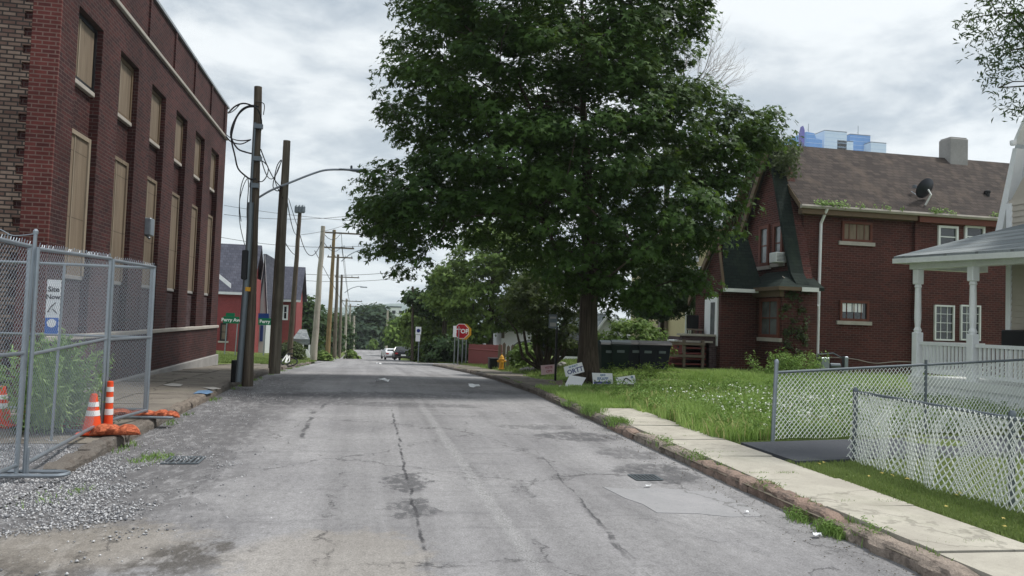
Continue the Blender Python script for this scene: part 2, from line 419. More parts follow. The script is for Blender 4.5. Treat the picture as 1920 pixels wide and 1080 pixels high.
M['walk'] = walk_mat('pale concrete pavement', srgb(187, 183, 171), srgb(166, 161, 151), srgb(136, 130, 118), .2, .3)
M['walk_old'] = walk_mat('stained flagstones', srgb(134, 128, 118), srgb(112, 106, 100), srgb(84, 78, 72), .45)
def kerbmat(name, c1, c2):
    m, nt, b = newmat(name); p = nt.pos(); g = nt.t.nodes.new('ShaderNodeNewGeometry'); n = nt.noise(p, 6, 6, .7); n2 = nt.noise(p, 40, 4, .7)
    cc = nt.mix(g.outputs['Random Per Island'], c1, c2); cc = nt.mix(nt.m('MULTIPLY', nt.ss(n, .45, .65), .75), cc, srgb(108, 100, 94)); f = nt.m('MULTIPLY_ADD', n2, .9, .55); cc = nt.mix(1.0, cc, nt.comb(f, f, f), 'MULTIPLY')
    setb(nt, b, cc, .92, nt.bump(nt.m('ADD', n, n2), 1.0, .03), 0, .15); return m
M['kerb_red'] = kerbmat('sandstone kerb', srgb(158, 136, 124), srgb(172, 164, 154))
M['kerb_grey'] = kerbmat('stone kerb', srgb(138, 128, 118), srgb(116, 112, 108))
M['patch'] = walk_mat('newer asphalt patch', srgb(146, 146, 148), srgb(158, 157, 159), srgb(118, 118, 120), 0, .4)
M['drive'] = plain('dark sealed asphalt', srgb(70, 73, 80), .75, 0, var=.2, scale=30, bump=.4)
M['dirt'] = plain('dirt and grit', srgb(104, 98, 88), .95, 0, var=.5, scale=9, bump=.8)

def road_mat():
    m, nt, b = newmat('worn asphalt'); p = nt.pos(); s = nt.xyz(p); X, Y = s[0], s[1]
    big = nt.noise(p, .35, 5, .6); mid = nt.noise(p, 2.2, 5, .65); fine = nt.noise(p, 70, 4, .75); grit = nt.vor(p, 85)
    wide = nt.noise(nt.scl(p, 1.0, .35, 1), 1.1, 6, .65, .6)
    c = nt.mix(nt.ss(big, .3, .72), srgb(128, 127, 129), srgb(150, 149, 150))
    c = nt.mix(nt.m('MULTIPLY', nt.ss(wide, .55, .72), .35), c, srgb(102, 102, 106))
    lane = nt.noise(nt.comb(nt.m('ADD', nt.m('MULTIPLY', X, 1.7), nt.m('MULTIPLY', big, .5)), nt.m('MULTIPLY', Y, .05), 0.0), 1.0, 4, .6)
    lf = nt.m('MULTIPLY_ADD', nt.ss(lane, .3, .7), .32, .82); c = nt.mix(1.0, c, nt.comb(lf, lf, lf), 'MULTIPLY')
    trn = nt.noise(nt.scl(p, .5, 3.2, 1), 1.0, 5, .7); c = nt.mix(nt.m('MULTIPLY', nt.ss(trn, .54, .68), .3), c, srgb(92, 92, 95))
    # wobble used by seams and stains
    wob = nt.m('MULTIPLY', nt.m('SUBTRACT', nt.noise(p, 1.6, 5, .7), .5), .5)
    rag = nt.m('MULTIPLY_ADD', nt.ss(nt.noise(nt.scl(p, 1, .45, 1), 9, 5, .7), .36, .52), .85, .15)
    wob2 = nt.m('MULTIPLY', nt.m('SUBTRACT', nt.noise(p, 5, 4, .7), .5), .9)
    def line(x0, slope, wd, y0, y1, amt, w_=wob):
        d = nt.m('ABSOLUTE', nt.m('ADD', nt.m('SUBTRACT', X, nt.m('MULTIPLY_ADD', Y, slope, x0)), nt.m('MULTIPLY', w_, .35)))
        k = nt.ss(d, wd, wd*.25)
        k = nt.m('MULTIPLY', k, nt.m('MULTIPLY', nt.ss(Y, y0-.5, y0+.5), nt.ss(Y, y1+1, y1-1)))
        return nt.m('MULTIPLY', k, amt)
    def blob(cx, cy, rx, ry, amt, soft=.5):
        a = nt.m('POWER', nt.m('DIVIDE', nt.m('SUBTRACT', nt.m('ADD', X, wob2), cx), rx), 2.0)
        e = nt.m('POWER', nt.m('DIVIDE', nt.m('SUBTRACT', nt.m('ADD', Y, wob2), cy), ry), 2.0)
        return nt.m('MULTIPLY', nt.ss(nt.m('ADD', a, e), 1.0, 1.0-soft), amt)
    # gravel and grit drifting over the left edge near the camera
    gx = nt.m('ADD', nt.m('ADD', X, nt.m('MULTIPLY', nt.m('SUBTRACT', mid, .5), 1.8)), nt.m('MULTIPLY', nt.m('SUBTRACT', Y, 8.0), .0))
    dm = nt.m('MULTIPLY', nt.ss(gx, -.9, -1.9), nt.ss(Y, 33.0, 12.0))
    c = nt.mix(nt.m('MULTIPLY', nt.m('MULTIPLY', dm, rag), .75), c, srgb(88, 87, 89))
    c = nt.mix(blob(-2.0, 6.0, 1.1, .8, .5, .9), c, srgb(150, 142, 130))
    c = nt.mix(nt.m('MULTIPLY', blob(-2.8, 5.2, 1.3, .9, .75, .95), rag), c, srgb(76, 71, 66))
    c = nt.mix(nt.m('MULTIPLY', blob(-1.15, 5.7, .4, .5, .8, .9), rag), c, srgb(74, 70, 66))
    c = nt.mix(blob(-.2, 5.5, .8, .9, .35), c, srgb(156, 148, 136))
    # darker ragged blotches across the lane
    for a in ROAD_BLOBS: c = nt.mix(nt.m('MULTIPLY', blob(*a), rag), c, srgb(74, 74, 77))
    for a in ROAD_LINES: c = nt.mix(nt.m('MULTIPLY', line(*a), nt.ss(mid, .38, .55)), c, srgb(48, 48, 52))
    c = nt.mix(nt.m('MULTIPLY', line(1.28, -.0125, .10, 4.0, 15.5, .4), nt.ss(fine, .35, .6)), c, srgb(170, 170, 170))
    # crack network
    wv = nt.n('ShaderNodeVectorMath', {0: p, 1: nt.n('ShaderNodeVectorMath', {0: nt.noise(p, 3, 5, .7, 0, 1), 'Scale': .55}, operation='SCALE')}, operation='ADD')
    cr = nt.ss(nt.vor(nt.scl(wv, 1, .7, 1), .45, 'DISTANCE_TO_EDGE'), .009, .002)
    cr = nt.m('MULTIPLY', cr, nt.ss(mid, .42, .6))
    cr2 = nt.m('MULTIPLY', nt.ss(nt.vor(wv, 3.2, 'DISTANCE_TO_EDGE'), .035, .008), nt.m('MULTIPLY', nt.ss(wide, .56, .66), .8))
    crk = nt.m('MAXIMUM', cr, cr2)
    c = nt.mix(nt.m('MULTIPLY', crk, .55), c, (.025, .025, .027))
    g = nt.m('ADD', nt.m('MULTIPLY_ADD', fine, 1.7, -.25), nt.m('MULTIPLY', nt.noise(nt.scl(p, 1, .6, 1), 17, 4, .75), .8)); c = nt.mix(1.0, c, nt.comb(g, g, g), 'MULTIPLY')
    c = nt.mix(nt.m('MULTIPLY', nt.ss(grit, .22, .1), .35), c, srgb(176, 172, 168))
    h = nt.m('SUBTRACT', nt.m('MULTIPLY', fine, .8), nt.m('MULTIPLY', crk, 1.2))
    setb(nt, b, c, .88, nt.bump(h, .5, .012), 0, .25); return m
def on_road(px, py):
    z = 0.0
    for _ in range(40): p = atZ(px, py, z); z = float(G(p[1]))
    return p
def bl(px, py, rx, ry, amt, soft=.5): q = on_road(px, py); return (q[0], q[1], rx, ry, amt, soft)
ROAD_BLOBS = [bl(763, 905, .26, .55, .75), bl(775, 955, .25, .4, .7), bl(1085, 818, .75, .55, .7), bl(1010, 800, .8, .3, .45), bl(1235, 885, .55, .7, .7), bl(1180, 850, .5, .5, .5),
              bl(700, 742, 2.6, .9, .55, .7), bl(560, 748, 1.6, 1.4, .6, .7), bl(760, 760, 1.8, .5, .5, .8), bl(860, 716, 2.4, 1.6, .4, .8), bl(650, 706, 3.0, 2.5, .35, .9), bl(920, 735, 1.2, .8, .4, .8)]
def ln(p1, p2, wd, amt):
    a = on_road(*p1); b_ = on_road(*p2); sl = (b_[0]-a[0])/(b_[1]-a[1]); return (a[0]-sl*a[1], sl, wd, min(a[1], b_[1]), max(a[1], b_[1]), amt)
ROAD_LINES = [ln((800, 1060), (735, 770), .024, .85), ln((590, 770), (562, 830), .05, .7), ln((1170, 1040), (1105, 960), .03, .8), ln((1210, 1075), (1010, 850), .018, .6), ln((625, 745), (590, 775), .05, .6)]
M['road'] = road_mat()
# ------------------------------------------------------------------ ground
def grid(xs, ys, zf, name, mat):
    X, Y = np.meshgrid(xs, ys); Z = zf(X, Y); v = np.stack([X.ravel(), Y.ravel(), Z.ravel()], 1)
    nx, ny = len(xs), len(ys); i, j = np.meshgrid(np.arange(nx-1), np.arange(ny-1)); a = (j*nx+i).ravel()
    f = np.stack([a, a+1, a+nx+1, a+nx], 1)
    return np_mesh(name, v, f, mat, smooth=True)
def terr(X, Y):
    z = T(X, Y)
    inroad = ((X > -5.34) & (X < 5.14) & (Y < 33)) | ((X > -3.1) & (X < 5.14)) | ((Y > 48.9) & (Y < 60.2)) | ((X < -5.3) & (Y < 9.8))
    z = np.where(inroad, np.minimum(z, G(Y))-.14, z)
    bumpy = .02*np.sin(X*2.3+Y*1.1)*np.sin(Y*1.9-X) + .03*np.sin(X*.7)*np.cos(Y*.5)
    z = np.where((~inroad) & (X > 6), z+bumpy, z)
    return z + np.clip((Y-160)/240, 0, 1)*0
xs = sorted(set([-160, -120, -90, -60, -40, -30, -22, -16, -12, -9, -7, -6, -5.35, -5.3, -4.2, -3.12, -3.06, 0, 2, 4, 5.12, 5.18] + [5.18+.35*i for i in range(1, 34)] + [18, 20, 23, 27, 32, 40, 60, 90, 130, 180]))
ys = sorted(set([-15, -5, 0] + [2+.5*i for i in range(0, 90)] + [9.78, 9.84, 32.98, 33.04, 48.88, 48.95, 60.15, 60.25, 64, 68, 74, 78, 82, 90, 100, 110, 130, 150, 170, 200, 250, 300, 400, 500]))
tag(grid(np.array(xs), np.array(ys, float), terr, 'ground', M['lawn']), kind='structure')
rx = np.array([-2.95, -2, -1, 0, 1, 2, 3, 4.0]); ry = np.array([-8, -2, 0] + list(np.arange(1, 60, 1.0)) + list(np.arange(60, 160, 2.5)) + [160])
tag(grid(rx, ry, lambda X, Y: G(Y)+.0+.012*np.cos((X-.5)*.9), 'road', M['road']), kind='structure')
mound = lambda X, Y: .105*sstep(8.7, 9.6, Y)*sstep(-2.97, -3.12, X)
for nm, x0, x1 in (('cross_road', -120, -2.95), ('cross_road', 4.0, 120)):
    tag(grid(np.linspace(x0, x1, 30), np.array([49, 51, 53, 56, 60.]), lambda X, Y: G(Y)+.002, nm, M['road']), kind='structure')
tag(grid(np.array([-30, -20, -12, -9, -7, -5, -4, -3.4, -3.12, -2.95]), np.array([-8, 0, 3, 5, 7, 8, 8.6, 9, 9.3, 9.76]), lambda X, Y: G(Y)+.002+mound(X, Y), 'gravel_ground', M['road']), kind='structure')

# newer asphalt patch on the right lane
mb = MB(); P = [on_road(*p) for p in ((1130, 913), (1185, 917), (1240, 914), (1300, 920), (1342, 918), (1376, 936), (1398, 944), (1430, 966), (1370, 968), (1310, 962), (1232, 961), (1205, 945), (1172, 934))]
mb.prism([(p[0], p[1], float(G(p[1]))+.012*math.cos((p[0]-.5)*.9)-.01) for p in P][::-1], (0, 0, .0145)); tag(mb.build('road_patch', M['patch']), kind='structure')

# pavements and kerbs
def slabs(name, mat, X0, X1, y0, y1, step, off, tilt=.012, gap=.014, mb=None):
    mb = mb or MB(); y = y0
    while y < y1:
        L = step*random.uniform(.85, 1.15); ya, yb = y+gap, min(y+L, y1)-gap
        dz = [random.uniform(-tilt, tilt) for _ in range(4)]; b = random.uniform(-.02, .02)
        c = [(X0+random.uniform(0, .02), ya), (X1+b, ya), (X1+b, yb), (X0+random.uniform(0, .02), yb)]
        top = [(x, yy, float(G(yy))+off+d) for (x, yy), d in zip(c, dz)]
        mb.prism([(x, yy, z-.1) for x, yy, z in top], (0, 0, .1)); y += L
    return mb
tag(slabs('pavement', None, 4.17, 5.1, 2.6, 14.2, 1.35, .116, tilt=.008, gap=.016).build('pavement', M['walk']), kind='structure')
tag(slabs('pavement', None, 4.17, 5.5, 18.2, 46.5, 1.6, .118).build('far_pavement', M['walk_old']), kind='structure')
mb = MB()
for xa, xb in ((-5.28, -4.2), (-4.18, -3.1)): slabs('', None, xa, xb, 9.75, 33, 1.45, .118, mb=mb)
tag(mb.build('left_pavement', M['walk_old']), kind='structure')
# soil bed below both pavements
tag(grid(np.array([3.98, 4.6, 5.2]), np.arange(0, 49, 1.0), lambda X, Y: G(Y)+.072, 'pavement_bed', M['dirt']), kind='structure')
tag(grid(np.array([-5.29, -4.2, -3.0]), np.arange(9.7, 49, 1.0), lambda X, Y: G(Y)+.072, 'pavement_bed', M['dirt']), kind='structure')
def kerb(x, side, y0, y1, mat, name, h=.125, lo=.9, hi=1.7, wander=.02, brk=.25):
    """rough stone kerb of separate blocks; side +1 means the road is towards -X"""
    mb = MB(); y = y0
    while y < y1:
        L = random.uniform(lo, hi); n = max(4, int(L/.1)); wob = random.uniform(-wander, wander); dh = random.uniform(-.012, .008)
        tilt = random.uniform(-.015, .015); vs = []; fs = []
        for i in range(n+1):
            yy = y+.01+(L-.02)*i/n; z0 = float(G(yy)); e = .02 if i in (0, n) else 0
            jx = random.uniform(-.016, .016); jz = random.uniform(-.008, .004)
            if random.random() < brk: jz -= random.uniform(.006, .022)
            hh = h+dh+tilt*(2*i/n-1)+jz-e
            xf = x+wob+jx; w_ = .168
            pr = [(xf, z0-.1), (xf+random.uniform(-.025, .02), z0+hh*.5), (xf+side*.018, z0+hh-.018), (xf+side*.045, z0+hh), (xf+side*w_, z0+hh+random.uniform(-.006, .006)), (xf+side*w_, z0-.1)]
            vs += [(a, yy, b) for a, b in pr]
        for i in range(n):
            for k in range(6): j = (k+1) % 6; fs.append((i*6+k, i*6+j, i*6+6+j, i*6+6+k))
        fs += [tuple(range(6)), tuple(range(n*6, n*6+6))]; mb.add(vs, fs); y += L
    return tag(mb.build(name, mat), kind='structure')
kerb(4.0, 1, 4.6, 11.5, M['kerb_red'], 'kerb', h=.118, wander=.025, brk=.25); kerb(4.0, 1, 11.5, 47, M['kerb_grey'], 'kerb')
kerb(-2.95, -1, 8.35, 43.5, M['kerb_grey'], 'kerb', h=.13)
# driveway
mb = MB(); q = [(5.14, 8.55), (5.14, 9.95), (9.5, 10.45), (14, 10.6), (14, 9.0), (6.2, 8.7)]
mb.prism([(x, y, float(T(x, y))-.05+.03) for x, y in q], (0, 0, .05)); tag(mb.build('driveway', M['drive']), kind='structure')

# ------------------------------------------------------------------ window builder
def window_part(parent, o, r, u, n, w, h, frame, glass, sill=None, fw=.07, rows=2, cols=1, name='window', depth=.1, sill_out=.08, sill_w=.12, grid_=False, label=None):
    """o: lower left corner on wall, r: right dir, u: up, n: outward normal"""
    o, r, u, n = Vector(o), Vector(r), Vector(u), Vector(n); mb = MB()
    def bar(a0, a1, b0, b1, d0, d1): mb.prism([o+r*a0+u*b0+n*d0, o+r*a1+u*b0+n*d0, o+r*a1+u*b1+n*d0, o+r*a0+u*b1+n*d0], n*(d1-d0))
    bar(0, fw, 0, h, -.05, .075); bar(w-fw, w, 0, h, -.05, .075); bar(fw, w-fw, 0, fw, -.05, .072); bar(fw, w-fw, h-fw, h, -.05, .072)
    bh = .022 if rows < 3 else .011
    for i in range(1, rows): bar(fw, w-fw, h*i/rows-bh, h*i/rows+bh, -.04, .035)
    for i in range(1, cols): bar(w*i/cols-.011, w*i/cols+.011, fw, h-fw, -.04, .03)
    f = mb.build(name, frame, parent)
    if label: f['label'] = label
    g = MB(); g.prism([o+r*fw+u*fw-n*.01, o+r*(w-fw)+u*fw-n*.01, o+r*(w-fw)+u*(h-fw)-n*.01, o+r*fw+u*(h-fw)-n*.01], n*.02); g.build('pane', glass, f)
    if sill:
        s_ = MB(); s_.prism([o-r*sill_w+u*(-.14)-n*.02, o+r*(w+sill_w)+u*(-.14)-n*.02, o+r*(w+sill_w)-u*.002-n*.02, o-r*sill_w-u*.002-n*.02], n*(sill_out+.02)); s_.build('sill', sill, f)
    return f
X_, Y_, Z_ = Vector((1, 0, 0)), Vector((0, 1, 0)), Vector((0, 0, 1))

# ------------------------------------------------------------------ brick warehouse on the left
WX = -5.3
wh = thing('brick_warehouse', (WX, 14.05, 0), 'long dark red brick warehouse with boarded windows beside the left pavement', 'building')
B0 = [14.77+2.37*k for k in range(6)]; BW = 1.28
mb = MB()
mb.box(-22, WX-.17, 14.05, 29.05, -1.5, 8.9)              # body (recess plane at WX-.17)
mb.box(WX-.17, WX, 14.05, B0[0], .9, 7.06)
for k in range(6):
    y1 = B0[k+1] if k < 5 else 29.05
    mb.box(WX-.17, WX, B0[k]+BW, y1, .9, 7.06)
mb.box(WX-.17, WX, 14.05, 29.05, 7.06, 8.98)
mb.box(WX-.17, WX+.02, 14.05, 29.05, -1.2, 1.06)
wall = mb.build('wall', M['brick'], wh)
for k in range(7): MB().box(WX, WX+.045, (B0[k-1]+BW+.5 if k else 14.05), (B0[k-1]+BW+.62 if k else 14.3), 7.97, 8.97).build('parapet_strip', M['brick'], wh)
MB().box(-5.735, WX+.0, 14.0, 14.049, -1, 8.96).build('front_brick', M['brick_front'], wh)
mb = MB(); mb.box(-22, -5.86, 14.0, 14.048, -1, 8.95)
for i in range(60):
    if i % 2: mb.box(-5.86, -5.74, 14.0, 14.048, -.8+i*.145, -.8+(i+1)*.145)
mb.build('front_facing', M['brick_tan'], wh, ).__setitem__('label', 'worn tan brick front')
MB().box(WX-.1, WX+.07, 14.0, 29.08, 7.83, 7.93, bev=.015).build('cornice', M['stone'], wh)
MB().box(-22, WX+.06, 13.98, 29.1, 8.98, 9.05).build('coping', M['metal_flash'], wh)
MB().box(WX-.1, WX+.07, 14.0, 29.08, 1.06, 1.16, bev=.015).build('water_table', M['stone'], wh)
MB().box(WX-.1, WX+.1, 14.0, 29.1, -1.5, .12, bev=.02).build('foundation', M['concrete'], wh)
for k in range(6):
    y = B0[k]
    f = MB(); xr = WX-.17
    # upper window: timber surround, boards, stone sill
    f.box(xr, xr+.06, y+.01, y+.09, 5.82, 7.04); f.box(xr, xr+.06, y+BW-.09, y+BW-.01, 5.82, 7.04); f.box(xr, xr+.058, y+.09, y+BW-.09, 6.96, 7.04); f.box(xr, xr+.055, y+.09, y+BW-.09, 5.82, 5.88)
    wf = f.build('window', M['brown'] if k else M['black'], wh)
    q = MB(); q.box(xr, xr+.03, y+.09, y+.42, 5.88, 6.96); q.box(xr, xr+.035, y+.46, y+BW-.09, 5.88, 6.96); q.build('board', M['board'], wf)
    q = MB(); q.box(xr, xr+.05, y+.42, y+.46, 5.88, 6.96); q.build('batten', M['board_light'], wf)
    MB().box(xr-.02, WX-.09, y+.005, y+BW-.005, 5.73, 5.82, bev=.01).build('sill', M['stone'], wf)
    f = MB(); f.box(xr, xr+.07, y+.02, y+.12, 2.25, 4.9); f.box(xr, xr+.07, y+BW-.12, y+BW-.02, 2.25, 4.9); f.box(xr, xr+.066, y+.12, y+BW-.12, 4.82, 4.9)
    wf = f.build('window', M['board_light' if k == 0 else 'board'], wh)
    q = MB(); q.box(xr, xr+.03, y+.12, y+.5, 2.25, 4.82); q.box(xr, xr+.036, y+.53, y+BW-.12, 2.25, 4.82); q.build('board', M['board'], wf)
    q = MB(); q.box(xr, xr+.048, y+.5, y+.53, 2.25, 4.82); q.build('batten', M['board_light'], wf)
    MB().box(xr-.02, WX-.12, y+.01, y+BW-.01, 2.17, 2.25, bev=.012).build('sill', M['concrete'], wf)
    MB().box(xr, xr+.015, y+.01, y+BW-.01, 1.16, 2.12).build('infill_panel', M['brick_black'], wh)
q = atX(284, 425, WX+.1)
mb = MB(); mb.box(WX-.2, WX+.12, q.y-.15, q.y+.2, q.z-.22, q.z+.2, bev=.02); mb.tube([(WX+.0, q.y-.05, q.z-.2), (WX+.1, q.y-.1, q.z-.3)], .03, 8)
mb.build('service_box', M['galv'], wh)

# ------------------------------------------------------------------ brick house on the right
hz = .1
HX, HY0, HY1, HR = 15.75, 26.0, 31.4, 28.7; EZ = 6.6; RZ = 9.15
hs = thing('brick_house', (HX, HY0, hz), 'dark red brick two storey house with brown shingle roof and white downpipe', 'house')
mb = MB(); XE = 34.0
mb.prism([(HX, HY0, hz-.5), (HX, HY1, hz-.5), (HX, HY1, EZ), (HX, HR, RZ-.12), (HX, HY0, EZ)], (XE-HX, 0, 0))
mb.box(20.3, 33, HY0-.16, HY0+.1, hz-.4, EZ-.25)          # shallow projection
mb.build('wall', M['brick_house'], hs)
# main roof, two thick slopes with a ridge cap
ov = .42; mb = MB()
sl = (RZ-EZ)/(HR-HY0); yE = HY0-ov; zE = EZ-ov*sl
sl2 = (RZ-EZ)/(HY1-HR); yF = HY1+ov; zF = EZ-ov*sl2
mb.slab((HX-.35, yE, zE+.12), (XE+.3, yE, zE+.12), (XE+.3, HR, RZ+.12), (HX-.35, HR, RZ+.12), .13)
mb.slab((HX-.35, HR, RZ+.12), (XE+.3, HR, RZ+.12), (XE+.3, yF, zF+.12), (HX-.35, yF, zF+.12), .13)
roof = mb.build('roof', M['roof_brown'], hs)
cp = atY(1788, 290, HR); mb = MB(); cx = cp.x; mb.box(cx-.45, cx+.42, HR-.35, HR+.35, RZ-.5, RZ+.92, bev=.03); mb.box(cx-.4, cx+.37, HR-.3, HR+.3, RZ+.92, RZ+.97)
mb.build('chimney', M['concrete'], roof)
vp = atY(1855, 352, 26.6); MB().lathe([(.09, -.4), (.09, .1), (.12, .12), (.12, .2), (.03, .24)], 10, (vp.x, 26.7, EZ+.75)).build('vent_pipe', M['black'], roof)
# fascia, gutter
MB().box(HX-.3, 20.2, yE+.02, yE+.3, zE-.22, zE-.02).build('fascia', M['brown'], hs)
MB().box(20.3, XE, yE+.02, yE+.25, zE-.26, zE-.02).build('fascia', M['redframe'], hs)
MB().prism([(HX-.4, yE-.1, zE+.1), (HX-.4, yE+.02, zE+.1), (HX-.4, yE+.02, zE-.03), (HX-.4, yE-.07, zE-.03), (HX-.4, yE-.12, zE+.04)], (XE-HX+.5, 0, 0)).build('gutter', M['stone'], hs)
# rake boards on the street gable
def rake(parent, x, ya, za, yb, zb, wdt, th, mat, name='rake_board'):
    a, b = Vector((x, ya, za)), Vector((x, yb, zb)); dn = Vector((0, 0, -wdt))
    mb = MB(); mb.prism([a, b, b+dn, a+dn], (th, 0, 0)); return mb.build(name, mat, parent)
rake(hs, HX-.38, yE, zE+.1, HR, RZ+.1, .22, .1, M['brown']); rake(hs, HX-.38, HR, RZ+.1, yF, zF+.1, .3, .36, M['brown'])
# downpipe
d1 = atY(1546, 398, HY0-.3); mb = MB(); pts = [(d1.x, yE-.05, zE), (d1.x-.02, HY0-.12, zE-.5), (d1.x-.04, HY0-.1, 3.4), (d1.x-.06, HY0-.1, hz)]
mb.tube(pts, .055, 8); mb.build('downpipe', M['white'], hs)
e = atY(1517, 540, HY0-.25); mb = MB(); mb.tube([(e.x, HY0-.3, e.z), (e.x-.02, HY0-.26, e.z-.35), (d1.x-.1, HY0-.14, e.z-.65)], .045, 8); mb.build('downpipe', M['white'], hs)
# side windows facing the camera
def side_win(x0, y0, x1, y1, Yw, frame, glass, rows, cols, lab=None, name='window', sill=M['stone'], fw=.09):
    a = atY(x0, y1, Yw); b = atY(x1, y0, Yw)
    return window_part(hs, (a.x, Yw, a.z), X_, Z_, -Y_, b.x-a.x, b.z-a.z, frame, glass, sill, rows=rows, cols=cols, label=lab, fw=fw)
side_win(1577, 418, 1634, 452, HY0, M['redframe'], M['board'], 1, 4, 'wide red framed window with tan panels', sill=M['stone'])
side_win(1573, 565, 1628, 601, HY0, M['redframe'], M['glass'], 1, 4, 'wide red framed window with white curtains')
a = atY(1577, 590, HY0-.02); b = atY(1619, 570, HY0-.02); mb = MB()
for i in range(4):
    x0 = a.x+(b.x-a.x)*i/4+.02; x1 = a.x+(b.x-a.x)*(i+1)/4-.03; mb.box(x0, x1, HY0-.012, HY0-.006, (a.z+b.z)/2-.1, b.z)
mb.build('curtain', M['white'], hs)
for xx in (1757, 1807): side_win(xx, 425, xx+38, 464, HY0-.165, M['whitetrim'], M['glass'], 2, 1, sill=None)
for xx in (1750, 1799): side_win(xx, 573, xx+38, 638, HY0-.165, M['whitetrim'], M['glass'], 4, 3, sill=None, fw=.06)
a = atY(1745, 640, HY0-.2); MB().box(a.x, a.x+2.6, HY0-.24, HY0-.16, a.z-.1, a.z).build('sill', M['redframe'], hs)
a = atY(1745, 420, HY0-.2); MB().box(a.x, a.x+3.0, HY0-.22, HY0-.16, a.z, a.z+.12).build('lintel', M['redframe'], hs)
# front wing: gable wall to the street with a steep shingled sweep on its near side
GX = 15.05
mb = MB(); mb.prism([(GX, 25.35, -.5), (GX, 25.35, 3.5), (GX, 25.7, 4.6), (GX, 26.75, 7.6), (GX, 27.2, 8.45), (GX, 29.2, 5.35), (GX, 30.2, 3.8), (GX, 30.2, -.5)], (.72, 0, 0)); mb.build('front_gable', M['brick_house'], hs)
for (xa, xb, ya, yb) in ((1425, 1442, 425, 498), (1451, 1468, 420, 492)):
    p0 = atX(xb, yb, GX-.02); p1 = atX(xa, ya, GX-.02)
    window_part(hs, (GX, p1.y, p0.z), -Y_, Z_, -X_, abs(p1.y-p0.y), p1.z-p0.z, M['redframe'], M['glass_mid'], M['stone'], rows=2, fw=.13)
mb = MB(); x0, x1 = GX-.18, GX+.34; pr = [(24.95, 3.35), (25.32, 3.75), (25.66, 4.65), (26.7, 7.7), (27.15, 8.6)]
for (y0_, z0_), (y1_, z1_) in zip(pr[:-1], pr[1:]): mb.prism([(x0, y0_, z0_), (x0, y1_, z1_), (x0, y1_+.12, z1_-.08), (x0, y0_+.12, z0_-.08)], (x1-x0, 0, 0))
mb.build('sweep_roof', M['roof_green'], hs)
rake(hs, GX-.34, 27.0, 8.72, 29.6, 4.85, .42, .1, M['brown']); mb = MB(); mb.prism([(GX-.34, 27.05, 8.74), (GX-.34, 29.65, 4.86), (GX-.34, 29.72, 4.94), (GX-.34, 27.12, 8.86)], (1.1, 0, 0)); mb.build('front_roof', M['roof_brown'], hs)
# bay room with hipped roof
bx0, by0, by1, bz = 14.4, 25.05, 27.6, 3.12
MB().box(bx0, HX+.02, by0, by1, hz-.5, bz).build('bay_wall', M['brick_house'], hs)
mb = MB(); o_ = .3
A, Bq, C_, D_ = (bx0-o_, by0-o_, bz+.1), (HX+.1, by0-o_, bz+.1), (HX+.1, by1, bz+.1), (bx0-o_, by1, bz+.1)
E_, F_ = (GX, by0+.75, bz+.75), (GX, by1-.2, bz+.75); G_ = (HX+.1, by0+.75, bz+.7); lowr = [(p[0], p[1], bz) for p in (A, Bq, C_, D_)]
mb.add([A, Bq, C_, D_, E_, F_, *lowr, G_], [(0, 1, 10, 4), (0, 4, 5, 3), (3, 5, 2), (4, 10, 2, 5), (1, 2, 10), (6, 9, 8, 7), (0, 6, 7, 1), (1, 7, 8, 2), (2, 8, 9, 3), (3, 9, 6, 0)])
mb.build('bay_roof', M['roof_green'], hs)
MB().box(bx0+.55, HX-.15, by0-o_-.06, by0-o_-.004, bz-.05, bz+.1).build('gutter', M['whitetrim'], hs)
MB().box(bx0-o_-.03, bx0+.55, by0-o_-.04, by0-o_-.004, bz-.03, bz+.1).box(bx0-o_-.04, bx0-o_-.004, by0-o_, by1, bz-.03, bz+.1).box(bx0-.16, bx0-.004, by0-.1, by1, bz-.25, bz-.02).build('fascia', M['brown'], hs)
p0 = atX(1462, 634, bx0); p1 = atX(1427, 560, bx0)
f = window_part(hs, (bx0, p1.y, p0.z), -Y_, Z_, -X_, abs(p1.y-p0.y), p1.z-p0.z, M['redframe'], M['glass_mid'], M['stone'], rows=2, cols=2, fw=.12)
# entry porch with a steep shingled roof
ex0, ey0, ey1, ez = 12.98, 26.9, 29.2, 3.1
mb = MB(); mb.box(ex0, GX+.02, ey0, ey1, hz-.6, ez); mb.prism([(ex0+.12, ey0+.05, ez), (ex0+.12, ey1-.05, ez), (ex0+.12, 27.35, 5.15)], (.6, 0, 0)); mb.build('entry_wall', M['brick_house'], hs)
mb = MB(); mb.add([(ex0-.1, 26.5, 3.15), (14.45, 26.5, 3.15), (14.05, 27.15, 5.35), (ex0+.12, 27.2, 5.35), (GX, ey1+.3, 3.1), (ex0-.1, ey1+.3, 3.1), (ex0-.1, 26.5, 3.05), (14.45, 26.5, 3.05), (GX, ey1+.3, 3.0), (ex0-.1, ey1+.3, 3.0), (ex0+.14, 27.3, 5.1)],
 [(0, 1, 2, 3), (3, 2, 4, 5), (1, 4, 2), (0, 6, 7, 1), (7, 8, 4, 1), (6, 9, 8, 7), (4, 8, 9, 5)]); mb.build('entry_roof', M['roof_green'], hs)
rake(hs, ex0-.16, 27.1, 5.42, 29.6, 2.85, .3, .08, M['brown']); rake(hs, ex0-.16, 26.45, 3.25, 27.1, 5.42, .25, .08, M['brown'])
MB().box(ex0-.15, 14.2, 26.38, 26.49, 3.03, 3.16).build('gutter', M['whitetrim'], hs)
mb = MB(); mb.box(ex0-.06, ex0-.002, ey0+.2, ey0+1.3, hz+.9, ez-.25); d_ = mb.build('door', M['white'], hs)
mb = MB(); mb.box(ex0-.075, ex0-.062, ey0+.4, ey0+.75, hz+1.3, ez-.45); mb.build('pane', M['glass_mid'], d_)
